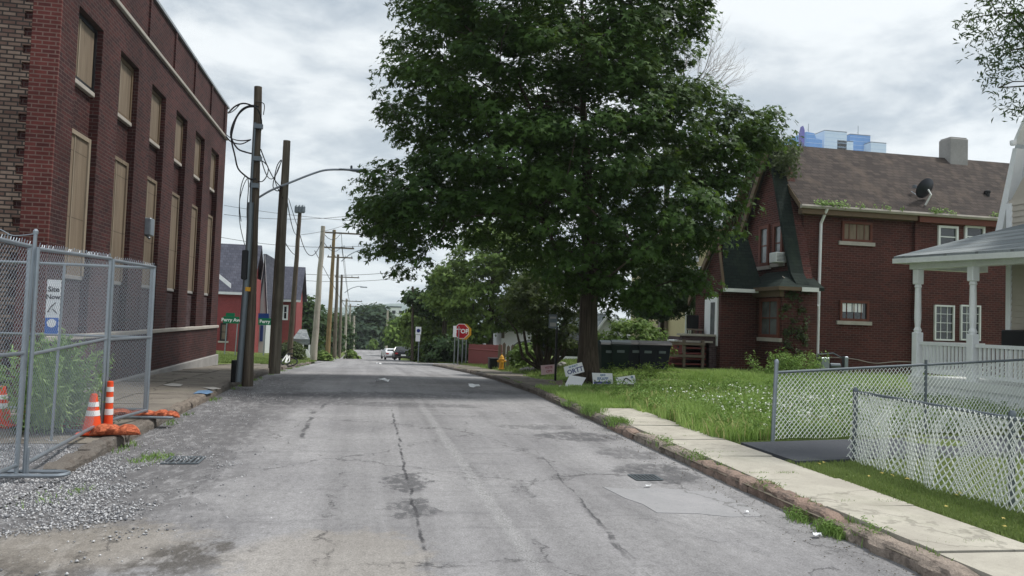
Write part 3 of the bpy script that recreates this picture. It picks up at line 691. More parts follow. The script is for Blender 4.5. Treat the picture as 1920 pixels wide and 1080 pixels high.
# low terrace walls and steps
mb = MB(); mb.box(11.6, ex0+.1, ey0+.3, ey0+.55, hz-.5, 1.35); mb.box(11.6, 11.85, ey0+.55, ey1+.8, hz-.5, 1.3); mb.build('terrace_wall', M['brick_black'], hs)
MB().box(11.5, ex0+.1, ey0+.24, ey0+.6, 1.352, 1.43).build('terrace_coping', M['stone'], hs)
# air conditioner in an upstairs window
ac = thing('window_air_conditioner', (0, 0, 0), 'small pale air conditioner hanging from the upstairs window of the brick house', 'air conditioner')
p = atX(1457, 483, GX-.25); ac.location = (p.x, p.y, p.z-.2)
MB().box(GX-.45, GX-.02, p.y-.3, p.y+.22, p.z-.2, p.z+.18, bev=.02).build('casing', M['whitetrim'], ac)
mb = MB()
for i in range(6): mb.box(GX-.43, GX-.1, p.y-.308, p.y-.298, p.z-.15+i*.05, p.z-.13+i*.05)
mb.build('grille', M['galv_dark'], ac)
# satellite dish on the roof
dd = thing('satellite_dish', (0, 0, 0), 'round dark satellite dish standing on the brown shingle roof', 'satellite dish')
dp = atY(1723, 355, 26.3); bp = (dp.x, 25.95, EZ+.05); dd.location = bp
mb = MB(); C0 = Vector((dp.x, 26.0, dp.z)); nrm = Vector((-.35, 1.0, .55)).normalized(); tx = nrm.cross(Z_).normalized(); ty = tx.cross(nrm)
vs = [C0 - nrm*.14]; fs = []
for r_ in range(1, 7):
    for k in range(28):
        t = 2*math.pi*k/28; rr = r_/6; vs.append(C0 - nrm*(.14*(1-rr*rr)) + (tx*math.cos(t)*.46+ty*math.sin(t)*.4)*rr)
fs += [(0, 1+k, 1+(k+1) % 28) for k in range(28)]
for r_ in range(5):
    for k in range(28): j = (k+1) % 28; fs.append((1+r_*28+k, 1+r_*28+j, 1+(r_+1)*28+j, 1+(r_+1)*28+k))
n0 = len(vs); vs += [v - nrm*.025 for v in vs]; fs += [tuple(i+n0 for i in f_[::-1]) for f_ in fs]
mb.add(vs, fs); mb.build('reflector', M['dish'], dd, True)
MB().tube([C0-nrm*.17, C0-nrm*.3+Vector((0, 0, -.15)), Vector(bp)], .035, 8).build('mast', M['whitetrim'], dd)
MB().tube([C0-ty*.38, C0+nrm*.45-ty*.3], .015, 6).box(C0.x+nrm.x*.45-.05, C0.x+nrm.x*.45+.05, C0.y+nrm.y*.45-.06, C0.y+nrm.y*.45+.06, C0.z+.05, C0.z+.17).build('feed_arm', M['galv'], dd)
# gas meter by the wall
gm = thing('gas_meter', (0, 0, 0), 'grey gas meter with pipes low against the brick house wall', 'gas meter')
p = atY(1560, 692, 25.6); gm.location = (p.x, 25.6, hz)
MB().box(p.x-.5, p.x-.15, 25.5, 25.75, hz+.2, hz+.65, bev=.03).build('meter_body', M['galv'], gm); MB().box(p.x+.45, p.x+.6, 25.5, 25.7, hz+.1, hz+.7, bev=.02).build('regulator', M['galv'], gm)
MB().tube([(p.x-.5, 25.7, hz), (p.x-.5, 25.7, hz+.75), (p.x+.1, 25.7, hz+.8), (p.x+.5, 25.7, hz+.62), (p.x+.5, 25.7, hz)], .03, 8).tube([(p.x-.1, 25.6, hz+.35), (p.x+.3, 25.6, hz+.35)], .1, 10).build('pipe', M['galv_dark'], gm)
def cable_thing(pts, r, mat, label, cat='cable', name='cable', group=None, n=6):
    # smooth through points
    P = [Vector(q) for q in pts]; out = []
    for i in range(len(P)-1):
        p0, p1, p2, p3 = P[max(i-1, 0)], P[i], P[i+1], P[min(i+2, len(P)-1)]
        for k in range(8):
            t = k/8; out.append(.5*((2*p1)+(p2-p0)*t+(2*p0-5*p1+4*p2-p3)*t*t+(3*p1-p0-3*p2+p3)*t**3))
    out.append(P[-1]); o = MB().tube(out, r, n).build(name, mat); return tag(o, label, cat, group)
cable_thing([atY(a, b, 25.9) for a, b in ((1532, 684), (1538, 672), (1555, 670), (1600, 673), (1640, 681), (1680, 678), (1715, 679))], .014, M['stone'], 'thin pale cable drooping along the base of the brick house side wall')
cable_thing([atY(a, b, 25.3) for a, b in ((1467, 518), (1476, 528), (1486, 555), (1500, 585), (1520, 618))], .016, M['stone'], 'pale cable hanging from the small green hip roof to the downpipe')

# ------------------------------------------------------------------ white porch house on the far right
PX = 12.2
ph = thing('porch_house', (PX+1.2, 14, .1), 'pale sided house with grey porch roof and white railing on the right', 'house')
def pX(px, py, X=PX): return atX(px, py, X)
c0 = pX(1722, 505); zb = c0.z; yfar = c0.y; yn = pX(1825, 505).y; sp = yfar-yn; zd = pX(1722, 705).z
ylist = [yfar-sp*i for i in range(4)]
bx = PX+1.72                                                   # house wall plane behind the porch
mb = MB(); mb.box(PX-.12, bx, ylist[-1]-2, yfar+.15, zd-.16, zd); mb.build('porch_deck', M['whitetrim'], ph)
mb = MB(); mb.box(PX-.05, PX+.02, ylist[-1]-2, yfar+.1, 0, zd-.16)
for i in range(50): mb.box(PX-.09, PX-.05, yfar-.18*i-.09, yfar-.18*i, .05, zd-.17)
mb.build('porch_skirt', M['white'], ph)
for i, yy in enumerate(ylist):
    mb = MB(); mb.box(PX-.085, PX+.085, yy-.085, yy+.085, zd, zd+.98, bev=.012)
    mb.lathe([(.07, zd+.98), (.083, zd+1.03), (.056, zd+1.1), (.072, zd+1.3), (.062, zb-.42), (.076, zb-.4), (.062, zb-.34)], 16, (PX, yy, 0))
    mb.box(PX-.083, PX+.083, yy-.083, yy+.083, zb-.34, zb+.0, bev=.012); mb.build('porch_post', M['white'], ph, False)
zr = pX(1722, 640).z
def railing(a, b):
    a, b = Vector(a), Vector(b); mb = MB(); d = (b-a); L = d.length; d.normalize(); s_ = d.cross(Z_)
    for z0, z1, t in ((zr-.07, zr, .04), (zd+.09, zd+.15, .025)):
        mb.prism([a+s_*t+Z_*z0, b+s_*t+Z_*z0, b-s_*t+Z_*z0, a-s_*t+Z_*z0], Z_*(z1-z0))
    n = int(L/.1)
    for i in range(1, n):
        p = a+d*(L*i/n); mb.prism([p+s_*.018-d*.024+Z_*(zd+.15), p+s_*.018+d*.024+Z_*(zd+.15), p-s_*.018+d*.024+Z_*(zd+.15), p-s_*.018-d*.024+Z_*(zd+.15)], Z_*(zr-.07-zd-.15))
    return mb.build('railing', M['white'], ph)
for i in range(3): railing((PX, ylist[i]-.11, 0), (PX, ylist[i+1]+.11, 0))
railing((PX+.11, yfar, 0), (bx, yfar, 0))
MB().prism([(PX-.12, ylist[-1]-2, zb-.14), (PX-.12, yfar+.14, zb), (PX-.12, yfar+.14, zb+.27), (PX-.12, ylist[-1]-2, zb+.05)], (.24, 0, 0)).box(PX+.12, bx, yfar-.1, yfar+.14, zb, zb+.27).build('porch_beam', M['whitetrim'], ph)
ovh = .36; rz0 = zb+.30; a_ = (PX-ovh, yfar+ovh, rz0); mb = MB()
pk = (bx+.2, yfar-1.2, rz0+1.35); ynear = ylist[-1]-2
V = [(PX-ovh, ynear, rz0-.24), (PX-ovh, yfar+ovh, rz0), (bx+.2, yfar+ovh, rz0), (bx+.2, yfar-1.2, rz0+.78), (bx+.2, ynear, rz0+.6)]
mb.add([*V, *[(x, y, z-.05) for x, y, z in V]], [(0, 1, 3, 4), (1, 2, 3), (5, 9, 8, 6), (6, 8, 7), (0, 5, 6, 1), (1, 6, 7, 2), (2, 7, 8, 3), (3, 8, 9, 4), (4, 9, 5, 0)])
mb.build('porch_roof', M['roof_grey'], ph)
mb = MB(); mb.prism([(PX-ovh-.02, ynear, rz0-.40), (PX-ovh-.02, yfar+ovh+.02, rz0-.16), (PX-ovh-.02, yfar+ovh+.02, rz0-.05), (PX-ovh-.02, ynear, rz0-.29)], (.08, 0, 0)); mb.box(PX-ovh+.06, bx, yfar+ovh-.06, yfar+ovh+.02, rz0-.16, rz0-.05); mb.prism([(PX-ovh+.06, ynear, zb-.02), (PX-.12, ynear, zb-.02), (PX-.12, yfar+.14, zb+.2), (PX-ovh+.06, yfar+.14, zb+.2)], (0, 0, .03))
mb.build('soffit', M['whitetrim'], ph)
# house body with street gable and lap siding
yb1 = yfar-.25; gz = zb+1.5; gm_ = yb1-4.2; gp = gz+6.6; mb = MB()
yw = yfar-.68
mb.prism([(bx, yw, -.2), (bx, yw-7, -.2), (bx, yw-7, gz), (bx, yw-3.5, gz+5.0), (bx, yw, gz)], (9, 0, 0)); mb.build('wall', M['siding_tan'], ph)
mb = MB(); zz_ = .2
while zz_ < gz:
    mb.prism([(bx-.001, yw+.001, zz_), (bx-.022, yw+.001, zz_), (bx-.004, yw+.001, zz_+.125), (bx-.001, yw+.001, zz_+.125)], (0, -7, 0)); zz_ += .13
mb.build('lap_siding', M['siding_tan'], ph)
MB().box(bx-.045, bx+.1, yw-.1, yw+.03, -.1, gz).build('corner_board', M['white'], ph)
# big wall / rake standing above the porch roof, with deep white rake
def rakequad(pts, X0, th, mat, name): 
    P = [atX(a, b, X0) for a, b in pts]; mb = MB(); mb.prism(P, (th, 0, 0)); return mb.build(name, mat, ph)
rakequad([(1872, 432), (1903, 275), (1926, 205), (1960, 205), (1960, 436)], bx+.35, .3, M['siding'], 'gable_wall')
rakequad([(1866, 434), (1899, 278), (1907, 278), (1879, 432)], bx+.1, .25, M['white'], 'rake_board')
rakequad([(1898, 268), (1922, 214), (1922, 224), (1903, 270)], bx+.02, .3, M['whitetrim'], 'rake_board')
q = atX(1900, 268, bx); MB().lathe([(.02, -.06), (.06, -.05), (.07, 0), (.07, .05)], 10, (q.x, q.y, q.z)).build('gutter_end', M['white'], ph)
q = atX(1905, 632, bx-.1); MB().box(q.x-.3, q.x, q.y-.5, q.y+.1, q.z-.3, q.z+.15, bev=.03).build('porch_box', M['black'], ph)
# ------------------------------------------------------------------ chain link
def chain_mesh(o, r, u, L, Hh, cw, ch, rad, warp=None, seg=1, n=3):
    """diagonal wires clipped to the panel; returns verts, faces as arrays"""
    o, r, u = np.array(o), np.array(r), np.array(u); lines = []
    k = ch/cw
    for sgn in (1, -1):
        c = -Hh/k if sgn == 1 else 0
        c0 = np.arange(-Hh/k, L, cw) if sgn == 1 else np.arange(0, L+Hh/k, cw)
        for c in c0:
            # point (a, b): a = c + sgn*b/k
            b0, b1 = 0.0, Hh
            a0, a1 = c, c+sgn*Hh/k
            lo, hi = sorted((a0, a1)); 
            if hi <= 0 or lo >= L: continue
            if sgn == 1:
                bs, be = max(0, (0-c)*k), min(Hh, (L-c)*k)
            else:
                bs, be = max(0, (c-L)*k), min(Hh, c*k)
            if be-bs < .01: continue
            m = max(1, int((be-bs)/(ch*seg))) if seg else 1
            b = np.linspace(bs, be, m+1); a = c+sgn*b/k; lines.append((a, b, sgn))
    V = []; F = []; off = 0; nrm = np.cross(r, u)
    for a, b, sgn in lines:
        P = o + a[:, None]*r + b[:, None]*u + nrm*(sgn*rad*.9)
        if warp is not None: P = P + warp(a, b)
        d = np.array([sgn/k, 1.0]); d /= np.linalg.norm(d); dd_ = r*d[0]+u*d[1]; s_ = np.cross(dd_, nrm)
        for t in range(n):
            an = 2*math.pi*t/n; V.append(P + (s_*math.cos(an)+nrm*math.sin(an))*rad)
        m = len(a)
        for i in range(m-1):
            for t in range(n):
                j = (t+1) % n; F.append((off+t*m+i, off+j*m+i, off+j*m+i+1, off+t*m+i+1))
        off += n*m
    return np.concatenate(V), np.array(F)
def temp_panel(p0, p1, h, label, z0=.07, mid=True, foot=True, second=None):
    """galvanised construction fence panel between two ground points"""
    p0, p1 = Vector(p0), Vector(p1); d = p1-p0; L = d.length; d.normalize(); t = thing('construction_fence', p0, label, 'fence', 'galvanised construction fence panels')
    s = d.cross(Z_).normalized(); u = Z_
    mb = MB(); r_ = .021
    for q in (p0, p1): mb.tube([q+u*.02, q+u*h], r_, 8)
    mb.tube([p0+u*(h-.02), p1+u*(h-.02)], r_, 8); mb.tube([p0+u*(z0+.05), p1+u*(z0+.05)], r_, 8)
    if mid: mb.tube([p0+u*(h*.53), p1+u*(h*.53)], r_*.85, 8)
    V, F = chain_mesh(np.array(p0+u*(z0+.06)), np.array(d), np.array(u), L, h-z0-.09, .058, .058, .0016, seg=0)
    np_mesh('mesh', V, F, M['wire'], t, offset=p0)
    # twisted tips of wire above the top rail
    a = .03
    while a < L: mb.tube([p0+d*a+u*(h-.01), p0+d*(a+.02)+u*(h+.035+random.uniform(-.01, .01))], .0035, 3); a += .058
    mb.build('frame', M['galv'], t, True)
    return t
def foot(p, d, L, par):
    d = Vector(d).normalized(); s = d.cross(Z_); p = Vector(p); z = p.z+.03; mb = MB(); w_ = .1; P = []
    for k in range(9): a = math.pi*(-.5+k/8); P.append(p+d*(L/2-w_)+d*(w_*math.cos(a))+s*(w_*math.sin(a)))
    for k in range(9): a = math.pi*(.5+k/8); P.append(p-d*(L/2-w_)+d*(w_*math.cos(a))+s*(w_*math.sin(a)))
    P.append(P[0]); P = [Vector((q.x, q.y, z)) for q in P]; mb.tube(P, .019, 8, False)
    mb.tube([Vector((p.x, p.y, z-.01)), Vector((p.x, p.y, z+.25))], .017, 8)
    q = mb.build('tube_foot', M['galv'], par, True); return q
PA = Vector((-3.2, 8.24, .025)); PB = Vector((-3.27, 10.62, .1)); PC = Vector((-3.08, 11.95, .1))
hA = atY(60, 459, 8.24).z-PA.z; hC = atY(285, 498, 11.95).z-PC.z
hF = (hA+hC)/2
FA = temp_panel(PA, PB, hF, 'construction fence panel in front of the tall green weeds and the orange cone')
FB = temp_panel(PB+Vector((.02, .05, 0)), PC, hF-.02, 'short construction fence panel between the sandbags and the end of the row')
temp_panel(PA+Vector((-.06, -2.6, .03)), PA+Vector((-.05, -.06, 0)), hF+.02, 'construction fence panel nearest the camera at the left picture edge')
temp_panel(PC+Vector((-.05, .06, 0)), PC+Vector((-2.2, .1, 0)), hF-.03, 'construction fence panel running back from the row end to the warehouse wall')
temp_panel(PC+Vector((-2.28, .12, 0)), PC+Vector((-5.2, .2, 0)), hF-.03, 'construction fence panel standing across the front of the tan brick')
foot(PA+Vector((.02, 0, 0)), (1, -.02, 0), .75, FA)
foot(PB, (1, 0, 0), .8, FB)
foot(PC, (1, 0, 0), .8, FB)
post = thing('steel_pole', (0, 0, 0), 'thin tall galvanised post rising above the nearest fence joint', 'fence post'); q = atY(67, 435, 8.3)
post.location = (q.x-.04, 8.3, .03); MB().tube([(q.x-.04, 8.3, .03), (q.x, 8.3, q.z)], .018, 8).lathe([(.024, q.z-.02), (.026, q.z+.01), (.012, q.z+.03)], 8, (q.x, 8.3, 0)).build('tube', M['galv'], post)
cable_thing([atY(a, b, 8.6) for a, b in ((-30, 420), (0, 430), (22, 441), (45, 441), (66, 438))], .006, M['galv'], 'loose wire sagging to the tall thin fence post', name='loose_wire')
# banner sign on the fence
bn = thing('banner_sign', (0, 0, 0), 'narrow white and blue printed banner hanging inside the construction fence', 'sign')
b0 = atY(83, 626, 9.9); b1 = atY(115, 525, 9.9); bn.location = b0; W_ = b1.x-b0.x; H_ = b1.z-b0.z
MB().box(b0.x, b0.x+W_, 9.9, 9.906, b0.z, b0.z+H_).build('panel', M['white'], bn)
MB().box(b0.x+.003, b0.x+W_-.003, 9.893, 9.899, b0.z+.004, b0.z+H_*.3).build('blue_band', M['blue'], bn)
mb = MB(); cxx = b0.x+W_/2
text_on(mb, 'Site', .085, (cxx, 9.893, b0.z+H_*.82), X_, Z_, .002); text_on(mb, 'Now', .075, (cxx, 9.893, b0.z+H_*.68), X_, Z_, .002)
mb.tube([(cxx-.05, 9.893, b0.z+H_*.4), (cxx-.02, 9.893, b0.z+H_*.5), (cxx+.03, 9.893, b0.z+H_*.58)], .006, 5).tube([(cxx+.05, 9.893, b0.z+H_*.38), (cxx, 9.893, b0.z+H_*.46)], .006, 5)
mb.build('lettering', M['inkblack'], bn)
mb = MB(); mb.lathe([(.001, -.003), (.05, -.003), (.05, .003), (.001, .003)], 16, (cxx, 9.89, b0.z+H_*.2), 'Y'); mb.build('emblem', M['white'], bn)
MB().tube([(cxx+.06, 9.93, .1), (cxx+.09, 9.93, hF-.05)], .016, 8).build('support_pole', M['galv'], bn)

# cones, channelisers
def cone(p, h, lab, rad=.13, slim=False):
    t = thing('traffic_cone', p, lab, 'traffic cone', 'orange traffic cones inside the fence', absolute=False); 
    MB().box(-rad*1.35, rad*1.35, -rad*1.35, rad*1.35, 0, .035, bev=.02).build('base', M['black'] if slim else M['orange'], t)
    rt = .035; prof = lambda f: rad*(1-f)+rt*f
    def seg(f0, f1, e=0.0): return [(prof(f0)+e, .035+f0*(h-.035)), (prof(f1)+e, .035+f1*(h-.035))]
    mb = MB(); mb.lathe(seg(0, .99)+[(rt*.6, h)], 20); mb.build('body', M['orange'], t, True)
    bands = ((.42, .56), (.66, .78)) if not slim else ((.3, .42), (.55, .67), (.78, .88))
    for f0, f1 in bands: MB().lathe(seg(f0, f1, .004), 20).build('reflective_band', M['reflect'], t, True)
    return t
q = atZ(182, 814, .11); cone((q[0]-.06, q[1]+.0, .11), .5, 'short orange cone with white bands beside the middle fence post', .11)
q = atZ(196, 812, .11); cone((q[0], q[1]+.12, .11), .64, 'slim orange and white striped channeliser directly behind the middle fence post', .055, True)
q = atZ(60, 795, .1); cone((q[0], q[1], .1), .78, 'tall orange and white cone partly hidden by the bushy weeds', .11, True)
q = atZ(0, 800, .1); cone((q[0], q[1], .1), .52, 'orange cone at the left picture edge behind the fence', .13)
# sandbags
def sandbag(p, L, W, Hh, rz, lab, seed):
    rr = random.Random(seed); vs = []; fs = []; nu, nv = 26, 14
    ph_ = [rr.uniform(0, 6) for _ in range(6)]
    for i in range(nu+1):
        s_ = -1+2*i/nu; env = max(.0, 1-abs(s_)**3.2)**.55; neck = .16 if abs(s_) > .93 else 0
        env = max(env*(1-.22*math.exp(-((s_-.15)/.12)**2)), .1 if abs(s_) > .9 else .05)
        for k in range(nv):
            a = 2*math.pi*k/nv; w_ = W/2*env*(1+.09*math.sin(3*a+ph_[0]+s_*5)+.06*math.sin(7*s_+ph_[1]+2*a)); h_ = Hh/2*env*(1+.12*math.sin(5*s_+ph_[2])+.07*math.sin(4*a+ph_[3]+s_*9))
            vs.append((s_*L/2, math.cos(a)*w_, max(.0, Hh*.42*env+math.sin(a)*h_)))
    for i in range(nu):
        for k in range(nv): j = (k+1) % nv; fs.append((i*nv+k, i*nv+j, (i+1)*nv+j, (i+1)*nv+k))
    fs += [tuple(range(nv)), tuple(range(nu*nv, nu*nv+nv))]
    o = MB().add(vs, fs).build('sandbag', M['bag'], None, True); o.location = p; o.rotation_euler = (0, 0, rz); o.scale = (.92, .85, .78)
    return tag(o, lab, 'sandbag', 'orange sandbags weighing the fence feet')
sandbag((-3.0, 10.28, .12), .62, .27, .19, .12, 'bright orange sandbag outside the fence by the middle post', 1)
sandbag((-3.62, 10.75, .12), .5, .3, .22, -.2, 'orange sandbag just inside the middle fence post, in front of the weeds', 2)
sandbag((-3.36, 12.0, .12), 1.0, .26, .15, .05, 'long faded orange sandbag behind the short cone', 3)
sandbag((-2.82, 11.95, .12), .42, .22, .15, -.06, 'orange sandbag over the farthest fence foot near the kerb', 4)

# ------------------------------------------------------------------ white coated chain link fences on the right
wf = thing('chain_link_fence', (5.95, 8.74, .12), 'low white coated chain link fence sagging along the right pavement', 'fence')
y0, y1 = 2.4, 8.74; fx = 6.0; fz = .1; topz = atY(1598, 735, 8.74).z; Hf = topz-fz+.03
def warp(a, b):
    k = np.clip(b/Hf, 0, 1); out = (.05*np.sin(a*2.7)+.03*np.sin(a*6.3+1)+.018*np.sin(a*15))*(1.15-k)
    lean = -.10*(1-k)*1.0
    return np.stack([out+lean, .012*np.sin(b*9+a*3), (.03*np.sin(a*4.1)+.014*np.sin(a*17))*(1-k)+.012*np.sin(a*8)*k], 1)
for c_, ph_ in ((.052, 0), ):
    V, F = chain_mesh((fx, y1-.03, fz-.02), (0, -1, 0), (0, 0, 1), y1-y0, Hf-.01, .072, .10, .0064, warp, seg=1, n=4)
    np_mesh('mesh', V, F, M['wire_white'], wf, offset=wf.location)
def warp2(a, b): w_ = warp(a, b); w_[:, 0] += .055+.03*np.sin(a*3.3+1.4); w_[:, 1] += .02*np.sin(a*5); return w_
V, F = chain_mesh((fx, y1-.05, fz-.02), (0, -1, 0), (0, 0, 1), y1-y0, Hf-.02, .072, .10, .0052, warp2, seg=1, n=3)
np_mesh('back_mesh', V, F, M['wire_white'], wf, offset=wf.location)
mb = MB(); mb.tube([(fx+.035, y1, topz+.005), (fx+.035, (y0+y1)/2, topz-.02), (fx+.03, y0, topz-.01)], .02, 8); mb.build('top_rail', M['galv_dark'], wf, True)
for yy in (y1, 6.35, 4.0): MB().tube([(fx+.05, yy, 0), (fx+.05, yy, topz+.03)], .03, 10).lathe([(.034, topz+.0), (.036, topz+.03), (.02, topz+.06)], 10, (fx+.05, yy, 0)).build('post', M['galv_dark'], wf, True)
gt = thing('chain_link_fence', (5.72, 10.14, .1), 'white mesh chain link fence beyond the dark driveway, in front of the clover', 'fence')
a = Vector((5.75, 10.16, .13)); b = Vector((13.5, 11.6, .18)); d = (b-a); d.z = 0; L = d.length; d.normalize(); zt = atY(1462, 700, 10.16).z; zb2 = atY(1760, 689, a.y+ (b.y-a.y)*.35).z
Hg = zt-.13
def warp3(x_, z_): return np.stack([0*x_, .02*np.sin(x_*3)*(1-z_/Hg), .035*x_*z_/Hg+.012*np.sin(x_*5)+.014*x_], 1)
V, F = chain_mesh(np.array(a), np.array(d), (0, 0, 1), L, Hg, .08, .08, .0055, warp3, seg=1, n=4)
np_mesh('mesh', V, F, M['wire_white'], gt, offset=gt.location)
mb = MB(); mb.tube([a+Vector((0, 0, Hg+.01)), a+d*2.6+Vector((0, 0, Hg+.14)), a+d*5+Vector((0, 0, Hg+.26)), b+Vector((0, 0, Hg+.38))], .02, 8); mb.build('top_rail', M['galv_dark'], gt, True)
tp = atY(1456, 680, 10.14); MB().tube([(5.72, 10.14, 0), (5.76, 10.14, tp.z)], .03, 10).lathe([(.034, tp.z-.01), (.036, tp.z+.02), (.015, tp.z+.05)], 10, (5.76, 10.14, 0)).build('post', M['galv'], gt, True)
for f_ in (.37, .72): q = a+d*(L*f_); MB().tube([q, q+Vector((0, 0, Hg+.3*f_+.12))], .022, 8).build('post', M['galv_dark'], gt, True)

# ------------------------------------------------------------------ utility poles
def gz(x, y): return float(T(x, y))
def pole(px0, py0, px1, py1, Y, r0, r1, mat, lab, group='utility poles along the left side of the street', arms=(), ins=True, name='utility_pole'):
    p0 = atY(px0, py0, Y); p1 = atY(px1, py1, Y); base = Vector((p0.x, Y, min(p0.z, gz(p0.x, Y)+.12)-.05)); 
    t = thing(name, base, lab, 'utility pole', group)
    n = 9; pts = [base.lerp(Vector((p1.x, Y, p1.z)), i/n) for i in range(n+1)]
    for i in range(1, n): pts[i] += Vector((random.uniform(-1, 1)*r0*.12, 0, 0))
    MB().tube(pts, [r0+(r1-r0)*i/n for i in range(n+1)], 14).build('shaft', mat, t, True)
    for (f, w_, off) in arms:
        c = base.lerp(Vector((p1.x, Y, p1.z)), f); m_ = MB(); m_.box(c.x-w_/2+off, c.x+w_/2+off, Y-r1-.12, Y-r1-.01, c.z-.06, c.z+.06)
        ar = m_.build('crossarm', M['pole_grey'], t); 
        for k in (-.46, -.2, .2, .46): MB().lathe([(.03, c.z+.06), (.05, c.z+.1), (.03, c.z+.15), (.045, c.z+.18), (.01, c.z+.22)], 8, (c.x+off+w_*k, Y-r1-.065, 0)).build('insulator', M['galv_dark'], ar)
    return t, base, Vector((p1.x, Y, p1.z))
def part_tube(t, pts, r, mat, name, n=6, rad2=None):
    P = [Vector(q) for q in pts]; out = []
    for i in range(len(P)-1):
        p0, p1, p2, p3 = P[max(i-1, 0)], P[i], P[i+1], P[min(i+2, len(P)-1)]
        for k in range(6):
            q = k/6; out.append(.5*((2*p1)+(p2-p0)*q+(2*p0-5*p1+4*p2-p3)*q*q+(3*p1-p0-3*p2+p3)*q**3))
    out.append(P[-1]); return MB().tube(out, r, n).build(name, mat, t, True)
Y1 = 18.0; P1, b1_, t1_ = pole(464, 720, 484, 163, Y1, .125, .085, M['pole'], 'nearest tall dark timber pole with a grey riser pipe and looped cables')
part_tube(P1, [atY(447, 716, Y1-.2), atY(456, 600, Y1-.2), atY(466, 470, Y1-.2), atY(470, 380, Y1-.18)], .07, M['galv_dark'], 'riser_pipe', 10)
part_tube(P1, [atY(470, 380, Y1-.18), atY(472, 330, Y1-.18), atY(478, 230, Y1-.15)], .03, M['galv_dark'], 'riser_pipe', 8)
MB().lathe([(.078, 0), (.078, .09)], 12, (atY(463, 546, Y1-.2).x, Y1-.2, atY(463, 546, Y1-.2).z)).build('yellow_band', M['yellow'], P1)
MB().box(atY(463, 500, Y1).x-.07, atY(463, 500, Y1).x+.06, Y1-.33, Y1-.16, atY(463, 500, Y1).z-.3, atY(463, 500, Y1).z+.35, bev=.02).build('junction_box', M['black'], P1)
def loop(pts, r=.016, t=P1, Y=Y1, name='cable_loop', mat=None, dy=-.15): return part_tube(t, [atY(a, b, Y+dy+.12*math.sin(i*1.3)) for i, (a, b) in enumerate(pts)], r, mat or M['rubber'], name)
loop([(484, 200), (470, 198), (452, 207), (437, 232), (433, 256), (445, 278), (460, 285), (472, 288)], .019)
loop([(478, 200), (462, 202), (446, 216), (437, 240), (434, 262), (440, 290), (446, 315), (458, 328), (470, 336), (480, 335)], .019)
loop([(428, 212), (440, 200), (455, 194), (470, 197), (483, 205), (490, 225), (489, 245)], .018)
loop([(424, 256), (434, 266), (452, 270), (470, 262)], .014)
loop([(452, 415), (449, 385), (452, 350), (460, 330), (466, 345), (463, 400), (466, 460)], .01)
loop([(459, 460), (450, 420), (449, 380), (456, 350), (463, 335)], .009)
loop([(488, 300), (496, 305), (503, 315), (500, 330), (492, 340), (484, 340)], .011)
loop([(480, 190), (495, 195), (494, 215)], .01)
for (a, b) in ((486, 240), (484, 300), (478, 350)): 
    q = atY(a, b, Y1); MB().box(q.x-.09, q.x+.1, Y1-.2, Y1-.1, q.z-.05, q.z+.05).build('bracket', M['galv_dark'], P1)
st = thing('cut_post', (0, 0, 0), 'short black cut post standing beside the nearest timber pole', 'post'); q = atY(447, 718, Y1+.1); st.location = (q.x-.05, Y1+.1, .05)
MB().lathe([(.1, 0), (.1, .47), (.09, .49)], 12, (q.x-.08, Y1+.15, .1)).build('post', M['black'], st)
Y2 = 22.6; P2, b2_, t2_ = pole(515, 697, 538, 264, Y2, .155, .1, M['pole_grey'], 'second stout timber pole carrying the curved street lamp arm')
part_tube(P2, [atY(506, 690, Y2-.25), atY(517, 500, Y2-.25), atY(527, 350, Y2-.2)], .045, M['pole'], 'riser_strip', 8)
lp = thing('street_lamp', (0, 0, 0), 'grey cobra head street lamp on a long curved arm from the second pole', 'street lamp'); q = atY(530, 345, Y2); lp.location = q
part_tube(lp, [atY(a, b, Y2-.25) for a, b in ((484, 371), (510, 356), (545, 342), (580, 328), (610, 319), (645, 318))], .03, M['galv'], 'arm', 8)
q = atY(662, 319, Y2-.25); mb = MB(); mb.lathe([(.02, -.42), (.055, -.36), (.06, -.1), (.085, .0), (.1, .2), (.08, .36), (.02, .42)], 12, (0, 0, 0), 'X'); mb.v = [(x+q.x, y*1.1+q.y, z*.55+q.z) for x, y, z in mb.v]
mb.build('lamp_head', M['galv'], lp, True); MB().lathe([(.03, 0), (.035, .06), (.02, .09)], 8, (q.x-.05, q.y, q.z+.04)).build('photocell', M['galv_dark'], lp)
MB().lathe([(.09, -.03), (.06, -.06), (.02, -.07)], 12, (q.x+.15, q.y, q.z)).build('lens', M['glass_mid'], lp)
def ploop(pts, r=.014, Y=Y2, t=P2): return part_tube(t, [atY(a, b, Y-.2+.15*math.sin(i)) for i, (a, b) in enumerate(pts)], r, M['rubber'], 'cable_loop')
ploop([(527, 300), (520, 310), (515, 330), (512, 350), (520, 358), (528, 352)])
ploop([(528, 302), (520, 320), (516, 340), (530, 372)], .012); ploop([(541, 372), (548, 395), (556, 420), (560, 430)], .009)
P3, b3_, t3_ = pole(543, 668, 563, 388, 44.0, .16, .1, M['pole'], 'slim dark leaning pole with a cluster of fittings at its top', arms=())
for dx in (-6, 0, 6):
    q = atY(563+dx, 392, 44); MB().lathe([(.06, -.25), (.12, -.2), (.12, .1), (.05, .2)], 8, (q.x, 43.8, q.z)).build('fitting', M['galv_dark'], P3)
P4, b4_, t4_ = pole(588, 672, 606, 424, 48.5, .21, .13, M['pole_pale'], 'pale smooth pole at the street corner beside the lawn')
P5, b5_, t5_ = pole(614, 672, 627, 431, 62, .2, .12, M['pole_yellow'], 'tall yellow brown pole with two crossarms beyond the side street', arms=((.975, 3.0, .5), (.86, 2.6, .3)))
